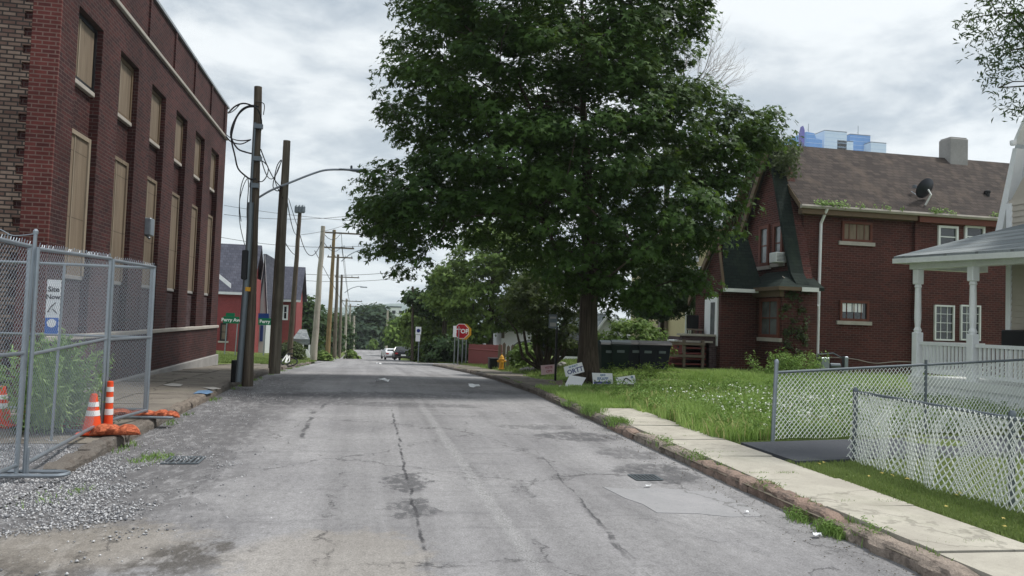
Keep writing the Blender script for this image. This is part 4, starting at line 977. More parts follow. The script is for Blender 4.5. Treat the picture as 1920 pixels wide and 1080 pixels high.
P6, b6_, t6_ = pole(627, 670, 634, 477, 76, .2, .12, M['pole_grey'], 'dark pole with a lamp arm just beyond the yellow brown pole', arms=((.97, 2.4, .2),))
P7, b7_, t7_ = pole(636, 671, 641, 515, 92, .2, .12, M['pole_grey'], 'grey pole with a high crossarm, fourth beyond the side street', arms=((.97, 2.8, .6),))
P8, b8_, t8_ = pole(646, 671, 650, 560, 118, .22, .14, M['pole_pale'], 'pale distant pole with a crossarm near the far row end', arms=((.96, 3.0, .8),))
P9, b9_, t9_ = pole(653, 671, 657, 570, 130, .22, .14, M['pole_pale'], 'pale distant pole, second from the far end of the left row', arms=((.96, 2.6, .4),))
P10, b10_, t10_ = pole(661, 670, 664, 592, 142, .3, .2, M['pole_pale'], 'smallest pale pole at the far end of the left row')
P11, b11_, t11_ = pole(773, 674, 774, 537, 66, .13, .09, M['pole'], 'dark thin pole right of the parked black car', group='poles along the right side of the street')
P12, b12_, t12_ = pole(782, 674, 786, 556, 74, .14, .1, M['pole_yellow'], 'brownish pole behind the white no parking sign', group='poles along the right side of the street')
P13, b13_, t13_ = pole(724, 662, 727, 582, 120, .22, .14, M['pole_pale'], 'pale distant pole left of the parked black car', group='poles along the right side of the street')
for (pts, Y, par, lab) in ((((640, 490), (655, 478), (672, 470), (686, 469)), 80, None, 'small distant street lamp on a thin curved arm, upper of two'), (((646, 549), (658, 541), (672, 537), (682, 538)), 100, None, 'small distant street lamp on a thin curved arm, lower of two')):
    t = thing('street_lamp', atY(*pts[0], Y), lab, 'street lamp'); part_tube(t, [atY(a, b, Y-.3) for a, b in pts], .05, M['galv'], 'arm'); q = atY(*pts[-1], Y-.3)
    MB().box(q.x-.45, q.x+.45, q.y-.15, q.y+.15, q.z-.1, q.z+.05, bev=.04).build('lamp_head', M['galv'], t)
# overhead wires
def wire(a, b, sag, r, lab, mat=None):
    a, b = Vector(a), Vector(b); n = 20; pts = [a.lerp(b, i/n) - Vector((0, 0, sag*4*(i/n)*(1-i/n))) for i in range(n+1)]
    return tag(MB().tube(pts, r, 5).build('overhead_wire', mat or M['rubber']), lab, 'overhead wire', 'overhead wires')
wire(atY(424, 252, 29), atY(470, 262, Y1), .1, .016, 'thick black cable from the warehouse roof corner to the nearest pole')
wire(atY(428, 212, 29), atY(450, 195, Y1), .05, .014, 'black cable from the warehouse parapet corner to the nearest pole top')
wire(atY(489, 280, Y1), atY(530, 352, Y2), .15, .013, 'black cable slanting from the nearest pole down to the second pole')
wire(atY(488, 290, Y1), atY(528, 300, Y2), .55, .012, 'sagging black cable joining the nearest two poles')
wire(atY(536, 362, Y2), atY(556, 440, 44), .3, .016, 'cable dropping from the second pole to the slim leaning pole')
wire(atY(560, 430, 44), atY(604, 450, 48.5), 1.2, .022, 'deeply sagging cable between the slim leaning pole and the pale corner pole')
wire(atY(535, 455, Y2), atY(556, 478, 44), .1, .014, 'short cable low between the second pole and the slim leaning pole')
wire(atY(420, 402, 60), atY(720, 395, 60), .5, .016, 'thin wire crossing the sky behind the street lamp')
wire(atY(420, 385, 90), atY(1000, 420, 70), .8, .02, 'long thin wire crossing the sky above the crossarms')
wire(atY(415, 445, 80), atY(720, 458, 80), .6, .022, 'thin wire crossing the sky level with the pole crossarms')
wire(atY(415, 492, 80), atY(760, 508, 80), .8, .024, 'thin wire crossing the street above the red brick house roof')
wire(atY(415, 505, 82), atY(760, 520, 82), .8, .022, 'lower thin wire crossing the street toward the big tree')
for i, (f0, f1) in enumerate((((606, 436), (640, 436)), ((606, 452), (641, 462)), ((640, 437), (646, 485)), ((641, 463), (655, 563)), ((646, 487), (657, 575)), ((650, 563), (664, 596)))):
    Ys = ((48.5, 62), (48.5, 62), (62, 78), (62, 118), (76, 130), (118, 142))[i]
    wire(atY(*f0, Ys[0]), atY(*f1, Ys[1]), .5, .02, ['upper wire from the pale corner pole to the yellow brown pole', 'lower wire from the pale corner pole to the yellow brown pole', 'wire from the upper crossarm of the yellow brown pole to the dark pole', 'wire from the lower crossarm of the yellow brown pole to the far poles', 'wire from the dark lamp pole to the far row', 'wire between the two pale distant poles'][i])
wire(atY(565, 440, 44), atY(652, 420, 52), .1, .012, 'faint wire over the pale corner pole toward the street')
wire(atY(590, 470, 48), atY(690, 640, 120), .4, .02, 'wire slanting down along the far poles')

# ------------------------------------------------------------------ signs
def sign_post(px, py, ph_, Y, lab, cat, r=.022, group=None, name='sign_post', mat=None):
    p = atY(px, py, Y); t = thing(name, (p.x, Y, p.z-.05), lab, cat, group); q = atY(px+(py-ph_)*.045*0, ph_, Y)
    MB().box(p.x-r, p.x+r, Y-r, Y+r, p.z-.1, q.z).build('post', mat or M['galv'], t); return t, p, q
def street_name(px0, px1, py, pbase, Y, txt, posts, lab):
    a = atY(px0, py+6, Y); b = atY(px1, py-6, Y); t = thing('street_name_sign', (a.x, Y, a.z-1), lab, 'street sign')
    MB().box(a.x, b.x, Y-.01, Y+.01, a.z, b.z).build('panel', M['signgreen'], t); mb = MB()
    text_on(mb, txt, (b.z-a.z)*.66, ((a.x+b.x)/2, Y-.014, (a.z+b.z)/2), X_, Z_, .01); mb.build('lettering', M['white'], t)
    for p_ in posts: q = atY(p_, pbase, Y); MB().tube([(q.x, Y+.04, q.z-.3), (q.x+.05, Y+.04, a.z+.02)], .035, 6).build('post', M['galv'], t)
    return t
s1 = street_name(418, 449, 600, 657, 47, 'Perry Ave', (421, 441), 'green street name sign with white letters left of the nearest pole')
q = atY(432, 590, 47); MB().box(q.x-.25, q.x+.25, 46.98, 47.02, q.z-.1, q.z+.1).build('cross_panel', M['signgreen'], s1)
s2 = street_name(484, 509, 603, 657, 47, 'Perry', (494, 507), 'green street name sign seen between the two nearest timber poles')
q = atY(494, 594, 47); MB().box(q.x-.3, q.x+.3, 47.03, 47.06, q.z-.2, q.z+.2).build('blue_panel', M['signblue'], s2)
# stop sign group on the far right corner
t, p, q = sign_post(866, 682, 612, 45.5, 'red octagonal STOP sign with white border on a steel post', 'stop sign', .03, name='stop_sign')
c = atY(865, 621, 45.45); R_ = .47
def ngon(n, r, c, y, th, rot=0): 
    P = [(c.x+r*math.cos(2*math.pi*(k+.5)/n+rot), y, c.z+r*math.sin(2*math.pi*(k+.5)/n+rot)) for k in range(n)]; return MB().prism(P, (0, th, 0))
ngon(8, R_, c, 45.44, .02).build('rim', M['white'], t); ngon(8, R_*.93, c, 45.43, .008).build('panel', M['signred'], t)
mb = MB(); text_on(mb, 'STOP', .36, (c.x, 45.425, c.z-.01), X_, Z_, .012); mb.build('lettering', M['white'], t)
t, p, q = sign_post(873, 682, 614, 46.2, 'orange and yellow sign edge peeking out behind the red stop sign', 'sign', .03); c2_ = atY(869, 622, 46.2); ngon(8, .5, c2_, 46.1, .02).build('panel', M['yellow'], t)
t, p, q = sign_post(858, 683, 612, 45.2, 'small white rectangular sign overlapping the left side of the stop sign', 'sign', .03)
a = atY(849, 632, 45.2); b = atY(856, 611, 45.2); MB().box(a.x, b.x, 45.14, 45.16, a.z, b.z).build('panel', M['white'], t)
t, p, q = sign_post(851, 682, 630, 47.5, 'bare grey sign post left of the stop sign', 'sign post', .03)
# no parking sign on the brown pole
t = thing('no_parking_sign', atY(783, 674, 60), 'white no parking sign with blue symbol beside the brownish far pole', 'sign'); a = atY(779, 627, 60); b = atY(790, 613, 60); mb = MB()
mb.box(a.x, b.x, 59.98, 60.0, a.z, b.z); a2 = atY(779, 640, 60); b2 = atY(788, 628, 60); mb.box(a2.x, b2.x, 59.98, 60.0, a2.z, b2.z); mb.build('panel', M['white'], t)
MB().lathe([(.06, -.005), (.14, -.005), (.14, .005), (.06, .005)], 16, ((a.x+b.x)/2, 59.96, (a.z+b.z)/2), 'Y').build('symbol', M['inkblue'], t); q = atY(784, 674, 60); MB().tube([(q.x, 60.05, q.z-.5), (q.x, 60.05, b.z)], .05, 6).build('post', M['galv_dark'], t)
# dark post with small sign by the big tree
t, p, q = sign_post(1041, 712, 612, 21.6, 'dark post with a small square grey sign left of the big tree trunk', 'sign post', .028, name='parking_sign', mat=M['black'])
a = atY(1028, 615, 21.6); b = atY(1044, 590, 21.6); f = MB().box(a.x, b.x, 21.55, 21.565, a.z, b.z).build('panel', M['galv_dark'], t)
MB().box(a.x+.03, b.x-.03, 21.54, 21.548, a.z+.05, a.z+.16).box(a.x+.03, b.x-.03, 21.54, 21.548, b.z-.12, b.z-.06).build('markings', M['rock'], t)
# yard signs
def yard_sign(corners, Y, lab, texts, bar=None, mat=None, dY=.0, legs=True, extra=None):
    P = [atY(a, b, Y+dY*(i in (2, 3))) for i, (a, b) in enumerate(corners)]   # bl br tr tl
    t = thing('yard_sign', (P[0]+P[1])/2, lab, 'yard sign', 'yard signs around the big tree'); nrm = (P[1]-P[0]).cross(P[3]-P[0]).normalized()
    if nrm.y > 0: nrm = -nrm
    MB().prism(P, -nrm*.008).build('panel', mat or M['white'], t); r = (P[1]-P[0]).normalized(); u = (P[3]-P[0]); u = (u-r*u.dot(r)).normalized(); c = sum(P, Vector())/4; h = (P[3]-P[0]).length; w_ = (P[1]-P[0]).length
    for (s_, sz, fx_, fy, m_) in texts:
        mb = MB(); text_on(mb, s_, sz*h, c+r*(fx_*w_)+u*(fy*h)+nrm*.004, r, u, .012*h); mb.build('lettering', M[m_], t)
    if bar: y0_, y1_, m_ = bar; o = c+nrm*.003; MB().prism([o-r*w_*.44+u*h*y0_, o+r*w_*.4+u*h*y0_, o+r*w_*.4+u*h*y1_, o-r*w_*.44+u*h*y1_], nrm*.002).build('printed_bar', M[m_], t)
    if extra: extra(t, c, r, u, nrm, w_, h)
    if legs:
        mb = MB()
        for k in (-.25, .25): q = c+r*w_*k-nrm*.012; mb.tube([q+u*h*.3, Vector((q.x, q.y, gz(q.x, q.y)-.05))], .006, 5)
        mb.build('stake', M['galv_dark'], t)
    return t
yard_sign(((1061, 707), (1096, 697), (1091, 679), (1057, 688)), 20.0, 'tilted white yard sign reading ORTT in dark blue against the tree trunk', (('ORTT', .62, .04, -.14, 'inkblue'), ('RE ELECT', .22, 0, .32, 'inkpale')))
yard_sign(((1112, 720), (1150, 720), (1148, 700), (1110, 699)), 19.6, 'upright white yard sign reading BRAPP with a purple bar at its foot', (('BRAPP', .36, 0, -.02, 'inkpale'), ('MIKE', .22, 0, .3, 'inkpale')), (-.45, -.26, 'inkpurple'))
def arch(t, c, r, u, n, w_, h):
    part_tube(t, [c-r*w_*.25-u*h*.12+n*.006, c-r*w_*.1+u*h*.2+n*.006, c+r*w_*.0+u*h*.3+n*.006, c+r*w_*.12+u*h*.18+n*.006, c+r*w_*.22-u*h*.02+n*.006], .014, M['inkblack'], 'drawn_arch')
    MB().lathe([(.015, -.002), (.035, -.002), (.035, .002), (.015, .002)], 12, tuple(c+r*w_*.33+u*h*.3+n*.006), 'Y').build('emblem', M['inkpale'], t)
yard_sign(((1160, 729), (1194, 723), (1190, 703), (1154, 708)), 19.2, 'white yard sign with a dark drawn arch, rightmost beside the tree', (), extra=arch)
yard_sign(((1015, 703), (1044, 700), (1044, 683), (1014, 685)), 23.0, 'pale pink yard sign with faded red lines behind the dark sign post', (('VOTE', .32, 0, .2, 'inkred'), ('CITY', .3, 0, -.2, 'inkred')), mat=M['pinksign'])
t = yard_sign(((1056, 729), (1088, 727), (1099, 708), (1068, 703)), 19.3, 'fallen blank white sign lying crumpled at the foot of the big tree', (), dY=.35, legs=False)
t = thing('litter_pile', atY(1050, 728, 19.2), 'grey brown heap of cardboard beside the fallen white sign', 'litter')
mb = MB(); 
for (a, b, c_, d_, e_) in ((1034, 1058, 712, 730, 0), (1050, 1072, 716, 729, .3)):
    P = [atY(a, d_, 19.2+e_), atY(b, d_-2, 19.1+e_), atY(b-4, c_, 19.8+e_), atY(a+10, c_+2, 19.8+e_)]; mb.prism(P, (0, .05, -.06))
mb.build('cardboard', M['greywood'], t)
mb = MB()
for k in range(3): q = atY(1051+k*7, 727, 19.0-.1*k); mb.tube([q+Vector((-.07, 0, 0)), q+Vector((0, .02, .05)), q+Vector((.07, 0, 0))], .018, 6)
mb.build('paper_scraps', M['white'], t)

# hydrant
hp = atY(940, 694, 30.6); t = thing('fire_hydrant', (hp.x, 30.6, gz(hp.x, 30.6)+.05), 'yellow fire hydrant standing on the grass by the far right pavement', 'fire hydrant', absolute=False)
t.scale = (.78, .78, .85)
MB().lathe([(.17, 0), (.17, .05), (.12, .06), (.115, .45), (.15, .46), (.15, .5), (.12, .52), (.1, .6), (.05, .66), (.03, .67), (.03, .72)], 16).build('barrel', M['yellow'], t, True)
for s_ in (-1, 1): MB().lathe([(.06, s_*.09), (.06, s_*.2), (.045, s_*.21), (.03, s_*.24)], 10, (0, 0, .38), 'X').build('side_cap', M['yellow'], t, True)
MB().lathe([(.075, -.09), (.08, -.2), (.05, -.22)], 12, (0, 0, .33), 'Y').build('front_cap', M['yellow'], t, True)

# wheeled carts
def cart(p, mat, lab, rz, w_=.62, h=1.08):
    t = thing('wheeled_bin', p, lab, 'wheeled bin', 'wheeled bins in a row behind the big tree', rz, absolute=False); mb = MB(); d=.7
    b0, b1 = .78, 1.0; vs = []
    for z, k in ((.08, b0), (h*.86, b1)):
        for sx, sy in ((-1, -1), (1, -1), (1, 1), (-1, 1)): vs.append((sx*w_/2*k, sy*d/2*k, z))
    mb.add(vs, [(3, 2, 1, 0), (4, 5, 6, 7), (0, 1, 5, 4), (1, 2, 6, 5), (2, 3, 7, 6), (3, 0, 4, 7)]); mb.box(-w_*.53, w_*.53, -d*.53, d*.53, h*.82, h*.87); mb.build('body', mat, t)
    mb = MB(); mb.prism([(-w_*.54, -d*.56, h*.87), (-w_*.54, d*.55, h*.87), (-w_*.5, d*.5, h*.95), (-w_*.42, 0, h), (-w_*.5, -d*.5, h*.93)], (w_*1.08, 0, 0)); mb.build('lid', mat if mat is M['teal'] else M['black'], t)
    for s_ in (-1, 1): MB().lathe([(.12, s_*w_*.36), (.12, s_*w_*.45), (.04, s_*w_*.46)], 12, (0, d*.42, .12), 'X').build('wheel', M['black'], t)
    MB().tube([(-w_*.4, d*.58, h*.84), (w_*.4, d*.58, h*.84)], .018, 6).build('handle', M['black'], t)
    MB().box(-.12, .12, -d*.49-.012, -d*.44, h*.6, h*.68).build('stamped_label', M['galv_dark'], t)
    return t
for i, (px, mt, lab) in enumerate(((1135, 'teal', 'dark teal wheeled bin nearest to the tree trunk'), (1158, 'teal', 'second dark teal wheeled bin, between teal and navy bins'), (1184, 'navy', 'navy wheeled bin next to the teal pair'), (1208, 'navy', 'navy wheeled bin in the middle of the navy three'), (1232, 'navy', 'navy wheeled bin at the right end of the row by the shrub'))):
    Y = 24.5+random.uniform(-.1, .1); q = atY(px, 712, Y); cart((q.x, Y, gz(q.x, Y)), M[mt], lab, random.uniform(-.1, .1), .6, 1.02)

# litter on the road
def scrap(px, py, s_, lab, mat=None):
    q = on_road(px, py); mb = MB(); rr = random.Random(px); z = float(G(q[1]))+.01
    vs = []; 
    for i in range(4):
        for j in range(4): vs.append((q[0]+(i/3-.5)*s_+rr.uniform(-.1, .1)*s_, q[1]+(j/3-.5)*s_*.8+rr.uniform(-.1, .1)*s_, z+rr.uniform(0, .35)*s_))
    fs = [(i*4+j, i*4+j+1, i*4+j+5, i*4+j+4) for i in range(3) for j in range(3)]; n0 = 16
    mb.add(vs+[(x, y, zz-.004) for x, y, zz in vs], fs+[tuple(k+n0 for k in f[::-1]) for f in fs]); return tag(mb.build('paper_scrap', mat or M['white']), lab, 'litter', 'paper scraps on the road')
scrap(717, 717, .32, 'white crumpled paper in the middle of the road under the tree shade'); scrap(889, 727, .25, 'pale flattened scrap in the right lane near the far kerb'); scrap(711, 683, .3, 'pale scrap far up the road near the crest')
scrap(1532, 1006, .07, 'small white paper scrap in the right gutter near the camera'); scrap(1400, 962, .04, 'tiny scrap beside the right kerb'); scrap(1215, 913, .06, 'tan scrap beside the road patch')
# storm drains
for (px, py, lab, rot) in ((345, 863, 'slotted iron storm drain grate by the left kerb', 0), (1210, 895, 'slotted iron storm drain grate beside the light asphalt patch', 0)):
    q = on_road(px, py); z = float(G(q[1])); t = thing('storm_drain', (q[0], q[1], z), lab, 'storm drain', absolute=False); mb = MB(); mb.box(-.2, .2, -.22, -.18, 0, .008).box(-.2, .2, .18, .22, 0, .008).box(-.2, -.17, -.18, .18, 0, .007).box(.17, .2, -.18, .18, 0, .007)
    for k in range(6): mb.box(-.15+k*.055, -.125+k*.055, -.18, .18, 0, .006)
    mb.build('grate', M['galv_dark'], t); MB().box(-.17, .17, -.18, .18, -.002, .003).build('pit_shade_sheet', M['black'], t); t.scale = (1, 1, 1) if px < 1000 else (.8, .7, .6)  # thin black sheet behind the bars stands in for the shade of the hollow
# rocks row on the far verge
rk = tag(bpy.data.objects.new('x', None), None); bpy.data.objects.remove(rk)
def rock(p, s_, seed, lab):
    rr = random.Random(seed); vs = []; fs = []; n, m_ = 8, 5
    for i in range(m_+1):
        a = math.pi*i/m_
        for k in range(n): b = 2*math.pi*k/n; f = rr.uniform(.75, 1.1); vs.append((s_*math.sin(a)*math.cos(b)*f*1.3, s_*math.sin(a)*math.sin(b)*f, s_*.7*math.cos(a)*f))
    for i in range(m_):
        for k in range(n): j = (k+1) % n; fs.append((i*n+k, i*n+j, (i+1)*n+j, (i+1)*n+k))
    o = MB().add(vs, fs).build('rock', M['rock']); o.location = p; return tag(o, lab, 'rock', 'pale rocks edging the far yard')
for i in range(9):
    q = atY(982+i*9+random.uniform(-2, 2), 690+random.uniform(-2, 1), 28+random.uniform(-.3, .3)); rock((q.x, q.y, gz(q.x, q.y)+.08), random.uniform(.1, .18), i, '%s pale rock from the left in the row behind the pink sign' % ('first', 'second', 'third', 'fourth', 'fifth', 'sixth', 'seventh', 'eighth', 'ninth')[i])
# ------------------------------------------------------------------ houses beyond the side street, left
def gable_house(name, lab, x0, x1, y0, y1, z0, ze, zr, wallm, roofm, ridge='X', ov=.4, cat='house', trim=None):
    t = thing(name, (x0, y0, z0), lab, cat); mb = MB()
    if ridge == 'X':
        ym = (y0+y1)/2; mb.prism([(x0, y0, z0-1), (x0, y1, z0-1), (x0, y1, ze), (x0, ym, zr-.1), (x0, y0, ze)], (x1-x0, 0, 0)); mb.build('wall', wallm, t); s_ = (zr-ze)/(ym-y0); mb = MB()
        mb.slab((x0-ov, y0-ov, ze-ov*s_+.1), (x1+ov, y0-ov, ze-ov*s_+.1), (x1+ov, ym, zr+.1), (x0-ov, ym, zr+.1), .14)
        mb.slab((x0-ov, ym, zr+.1), (x1+ov, ym, zr+.1), (x1+ov, y1+ov, ze-ov*s_+.1), (x0-ov, y1+ov, ze-ov*s_+.1), .14); mb.build('roof', roofm, t)
        MB().box(x0-ov, x1+ov, y0-ov-.08, y0-ov-.002, ze-ov*s_-.12, ze-ov*s_+.08).build('gutter', trim or M['whitetrim'], t)
    else:
        xm = (x0+x1)/2; mb.prism([(x0, y0, z0-1), (x1, y0, z0-1), (x1, y0, ze), (xm, y0, zr-.1), (x0, y0, ze)], (0, y1-y0, 0)); mb.build('wall', wallm, t); s_ = (zr-ze)/(xm-x0); mb = MB()
        mb.slab((x0-ov, y0-ov, ze-ov*s_+.1), (xm, y0-ov, zr+.1), (xm, y1+ov, zr+.1), (x0-ov, y1+ov, ze-ov*s_+.1), .14)
        mb.slab((xm, y0-ov, zr+.1), (x1+ov, y0-ov, ze-ov*s_+.1), (x1+ov, y1+ov, ze-ov*s_+.1), (xm, y1+ov, zr+.1), .14); mb.build('roof', roofm, t)
        mb = MB()
        for (xa, za, xb, zb_) in ((x0-ov, ze-ov*s_, xm, zr), (xm, zr, x1+ov, ze-ov*s_)): mb.prism([(xa, y0-ov-.02, za-.12), (xb, y0-ov-.02, zb_-.12), (xb, y0-ov-.02, zb_+.1), (xa, y0-ov-.02, za+.1)], (0, -.06, 0))
        mb.build('rake_board', trim or M['white'], t)
    return t
YR = 63.0
a = atY(404, 655, YR); b = atY(458, 655, YR); e = atY(430, 540, YR); r_ = atY(430, 459, YR+3.5); r2 = atY(490, 459, YR+3.5)
h1 = gable_house('red_house', 'painted red brick house with slate roof beyond the green corner lawn', a.x-9, atY(462, 600, YR).x, YR, YR+7.5, a.z, e.z, r_.z, M['redwall'], M['roof_slate'])
def wY(t, x0, y0, x1, y1, Y, frame, glass, **k):
    p, q = atY(x0, y1, Y), atY(x1, y0, Y); return window_part(t, (p.x, Y, p.z), X_, Z_, -Y_, q.x-p.x, q.z-p.z, frame, glass, **k)
wY(h1, 412, 606, 427, 639, YR, M['black'], M['board'], sill=M['stone'], fw=.12)
mb = MB(); p = atY(409, 515, YR-.5); q = atY(433, 538, YR-.5); mb.prism([(p.x-.3, YR-.6, p.z), (q.x, YR-.6, q.z-.1), (q.x, YR-.6, q.z+.25), (p.x-.3, YR-.6, p.z+.35)], (0, .1, 0)); mb.build('rake_board', M['white'], h1)
mb = MB(); p = atY(456, 655, YR+.5); q = atY(478, 480, YR+.5); MB().box(p.x+.1, q.x, YR+.3, YR+6.8, p.z-1, e.z+.9).build('rear_wing', M['redwall'], h1)
h1b = gable_house('blue_white_house', 'narrow pale blue and white gabled house squeezed between the two timber poles', atY(484, 600, 68).x, atY(499, 600, 68).x, 68, 75, atY(490, 658, 68).z, atY(490, 560, 68).z, atY(490, 478, 68).z, M['siding'], M['roof_slate'], ridge='Y', ov=.15)
wY(h1b, 487, 610, 494, 640, 68, M['signblue'], M['glass'], fw=.12)
YS = 76.0
p0, p1 = atY(500, 655, YS), atY(552, 655, YS)
h2 = gable_house('red_house', 'second red house with grey roof and white trimmed window behind the dark timber pole', p0.x-1, p1.x, YS, YS+7, p0.z, atY(520, 556, YS).z, atY(520, 500, YS+3).z, M['redwall'], M['roof_slate'])
wY(h2, 529, 572, 541, 600, YS, M['white'], M['glass'], fw=.15); wY(h2, 505, 600, 513, 630, YS, M['white'], M['glass'], fw=.15)
h3 = thing('grey_house', atY(556, 650, 80), 'slim grey white gabled house end behind the leaning pole', 'house'); p = atY(549, 655, 80); q = atY(558, 560, 80); mb = MB()
mb.prism([(p.x, 80, p.z-1), (q.x, 80, p.z-1), (q.x, 80, q.z), ((p.x+q.x)/2, 80, q.z+1.6), (p.x, 80, q.z)], (0, 6, 0)).build('wall', M['siding'], h3)
mb = MB(); mb.slab((p.x-.2, 79.8, q.z-.1), ((p.x+q.x)/2, 79.8, q.z+1.8), ((p.x+q.x)/2, 86.2, q.z+1.8), (p.x-.2, 86.2, q.z-.1), .12); mb.slab(((p.x+q.x)/2, 79.8, q.z+1.8), (q.x+.2, 79.8, q.z-.1), (q.x+.2, 86.2, q.z-.1), ((p.x+q.x)/2, 86.2, q.z+1.8), .12); mb.build('roof', M['roof_slate'], h3)
pc = thing('porch_canopy', atY(570, 665, 66), 'small white porch with grey roof and white posts beyond the hedge', 'porch'); p = atY(548, 640, 66); q = atY(581, 626, 66); mb = MB()
mb.prism([(p.x, 66, p.z+.1), (q.x, 66, p.z+.1), (q.x-.4, 67.5, q.z+.2), (p.x+.4, 67.5, q.z+.2)], (0, 0, .12)); mb.box(p.x, q.x, 65.98, 66.1, p.z-.25, p.z+.09).build('roof', M['roof_grey'], pc)
mb = MB()
for xx in (553, 567, 579): c = atY(xx, 665, 66); mb.box(c.x-.07, c.x+.07, 66, 66.25, c.z-.6, p.z-.25)
mb.build('post', M['white'], pc)
c0_, c1_ = atY(569, 655, 65.5), atY(577, 672, 65.5); mb = MB().prism([(c0_.x, 65.5, c0_.z), (c0_.x+.3, 65.5, c0_.z), (c1_.x+.3, 65.5, c1_.z), (c1_.x, 65.5, c1_.z)], (0, .2, 0)).build('rail', M['white'], pc)

# bicycle lying on the verge
bk = thing('bicycle', atY(530, 686, 31), 'dark bicycle with pale frame lying beside the second timber pole', 'bicycle'); c = atY(536, 685, 31)
def torus(mb, c, R1, r_, ax1, ax2, n=24, m_=6):
    c = Vector(c); a1, a2 = Vector(ax1).normalized(), Vector(ax2).normalized(); mb.tube([c+a1*(R1*math.cos(2*math.pi*k/n))+a2*(R1*math.sin(2*math.pi*k/n)) for k in range(n+1)], r_, m_, False)
zb_ = float(G(31))+.16; xs0 = atY(522, 686, 31).x; xs1 = atY(548, 686, 31).x
for nm, cx_ in (('front_wheel', xs0+.12), ('rear_wheel', xs1-.12)):
    mb = MB(); torus(mb, (cx_, 31, zb_+.1), .3, .028, (1, .1, .0), (0, .75, .45)); 
    for k in range(6): a_ = math.pi*k/6; v_ = (Vector((1, .1, 0)).normalized()*math.cos(a_)+Vector((0, .75, .45)).normalized()*math.sin(a_))*.29; mb.tube([Vector((cx_, 31, zb_+.1))-v_, Vector((cx_, 31, zb_+.1))+v_], .006, 4)
    mb.build(nm, M['black'], bk)
xm = (xs0+xs1)/2; A_ = Vector((xs0+.12, 31, zb_+.1)); B_ = Vector((xs1-.12, 31, zb_+.1)); C_2 = Vector((xm, 30.9, zb_+.06)); S_ = Vector((xm+.12, 31.25, zb_+.34)); H_2 = Vector((xs0+.3, 31.3, zb_+.4))
MB().tube([A_, H_2], .025, 6).tube([H_2, S_], .028, 6).tube([H_2, C_2], .028, 6).tube([S_, C_2], .025, 6).tube([C_2, B_], .02, 6).tube([S_, B_], .02, 6).build('frame', M['whitetrim'], bk)
MB().tube([H_2+Vector((-.2, .1, .0)), H_2+Vector((0, .1, .12)), H_2+Vector((.2, .05, .22))], .018, 6).build('handlebar', M['black'], bk)
MB().box(S_.x-.1, S_.x+.12, S_.y-.05, S_.y+.06, S_.z+.02, S_.z+.08, bev=.02).build('saddle', M['black'], bk)

# ------------------------------------------------------------------ parked cars beyond the crest
def car(name, p, rz, mat, lab, L=4.5, W=1.8, Hh=1.45):
    t = thing(name, p, lab, 'car', 'cars parked beyond the crest', rz, absolute=False)
    # cross sections along y (rear at -y, facing the camera)
    prof = [(-L/2, .45, .80, .80, .86), (-L/2+.12, .32, .98, .98, .94), (-L/2+.5, .3, 1.02, 1.05, .98), (-L/2+.95, .28, .98, Hh-.05, 1.0), (-L/2+1.7, .27, .97, Hh, 1.0), (L/2-1.9, .27, .96, Hh-.05, 1.0), (L/2-1.15, .27, .94, .98, .99), (L/2-.2, .3, .78, .8, .93), (L/2, .4, .65, .66, .84)]
    vs = []; fs = []
    for y, zb0, zs, zt_, k in prof:
        w_ = W/2*k; rt = w_*(.74 if zt_-zs > .15 else .9)
        vs += [(-w_*.9, y, zb0), (-w_, y, zb0+.15), (-w_, y, zs), (-rt, y, zt_), (rt, y, zt_), (w_, y, zs), (w_, y, zb0+.15), (w_*.9, y, zb0)]
    for i in range(len(prof)-1):
        for k in range(8): j = (k+1) % 8; fs.append((i*8+k, i*8+j, i*8+8+j, i*8+8+k))
    fs += [tuple(range(8)), tuple(range((len(prof)-1)*8, len(prof)*8))]; MB().add(vs, fs).build('body', mat, t, True)
    MB().prism([(-.66, -L/2+.49, 1.05), (.66, -L/2+.49, 1.05), (.58, -L/2+.9, Hh-.1), (-.58, -L/2+.9, Hh-.1)], (0, -.03, .02)).build('rear_window', M['carglass'], t)
    for s_ in (-1, 1):
        MB().prism([(s_*W*.487, -L/2+1.1, .99), (s_*W*.487, L/2-1.5, .98), (s_*W*.40, L/2-2.0, Hh-.12), (s_*W*.40, -L/2+1.5, Hh-.1)], (s_*.02, 0, .01)).build('side_window', M['carglass'], t)
        MB().box(s_*W*.47, s_*W*.3, -L/2-.02, -L/2+.05, .72, .86, bev=.02).build('tail_lamp', M['tail'], t)
        MB().box(s_*W*.5, s_*W*.5+s_*.16, L/2-1.75, L/2-1.6, .95, 1.08, bev=.02).build('mirror', mat, t)
        for yy in (-L/2+.85, L/2-.9):
            wh_ = MB().lathe([(.2, s_*(W/2-.2)), (.32, s_*(W/2-.18)), (.33, s_*(W/2-.02)), (.22, s_*(W/2+.005))], 18, (0, yy, .33), 'X').build('wheel', M['black'], t, True)
            MB().lathe([(.05, s_*(W/2+.002)), (.2, s_*(W/2+.006)), (.19, s_*(W/2+.015)), (.05, s_*(W/2+.012))], 14, (0, yy, .33), 'X').build('rim', M['galv'], wh_)
    MB().box(-.26, .26, -L/2-.03, -L/2+.02, .55, .7).build('licence_plate', M['white'], t)
    MB().box(-W*.46, W*.46, -L/2-.05, -L/2+.1, .36, .5, bev=.03).build('bumper', M['black'], t)
    return t
cx_ = atY(752, 670, 86).x; car('parked_car', (cx_, 84, float(G(84))+.02), .02, M['carblack'], 'black car parked on the right beyond the crest, rear towards us', 4.6, 1.9, 1.45)
cx2 = atY(733, 672, 92).x; car('parked_car', (cx2-.15, 88.5, float(G(88.5))+.02), .12, M['carwhite'], 'white car mostly hidden left of the black parked car', 4.4, 1.8, 1.3)
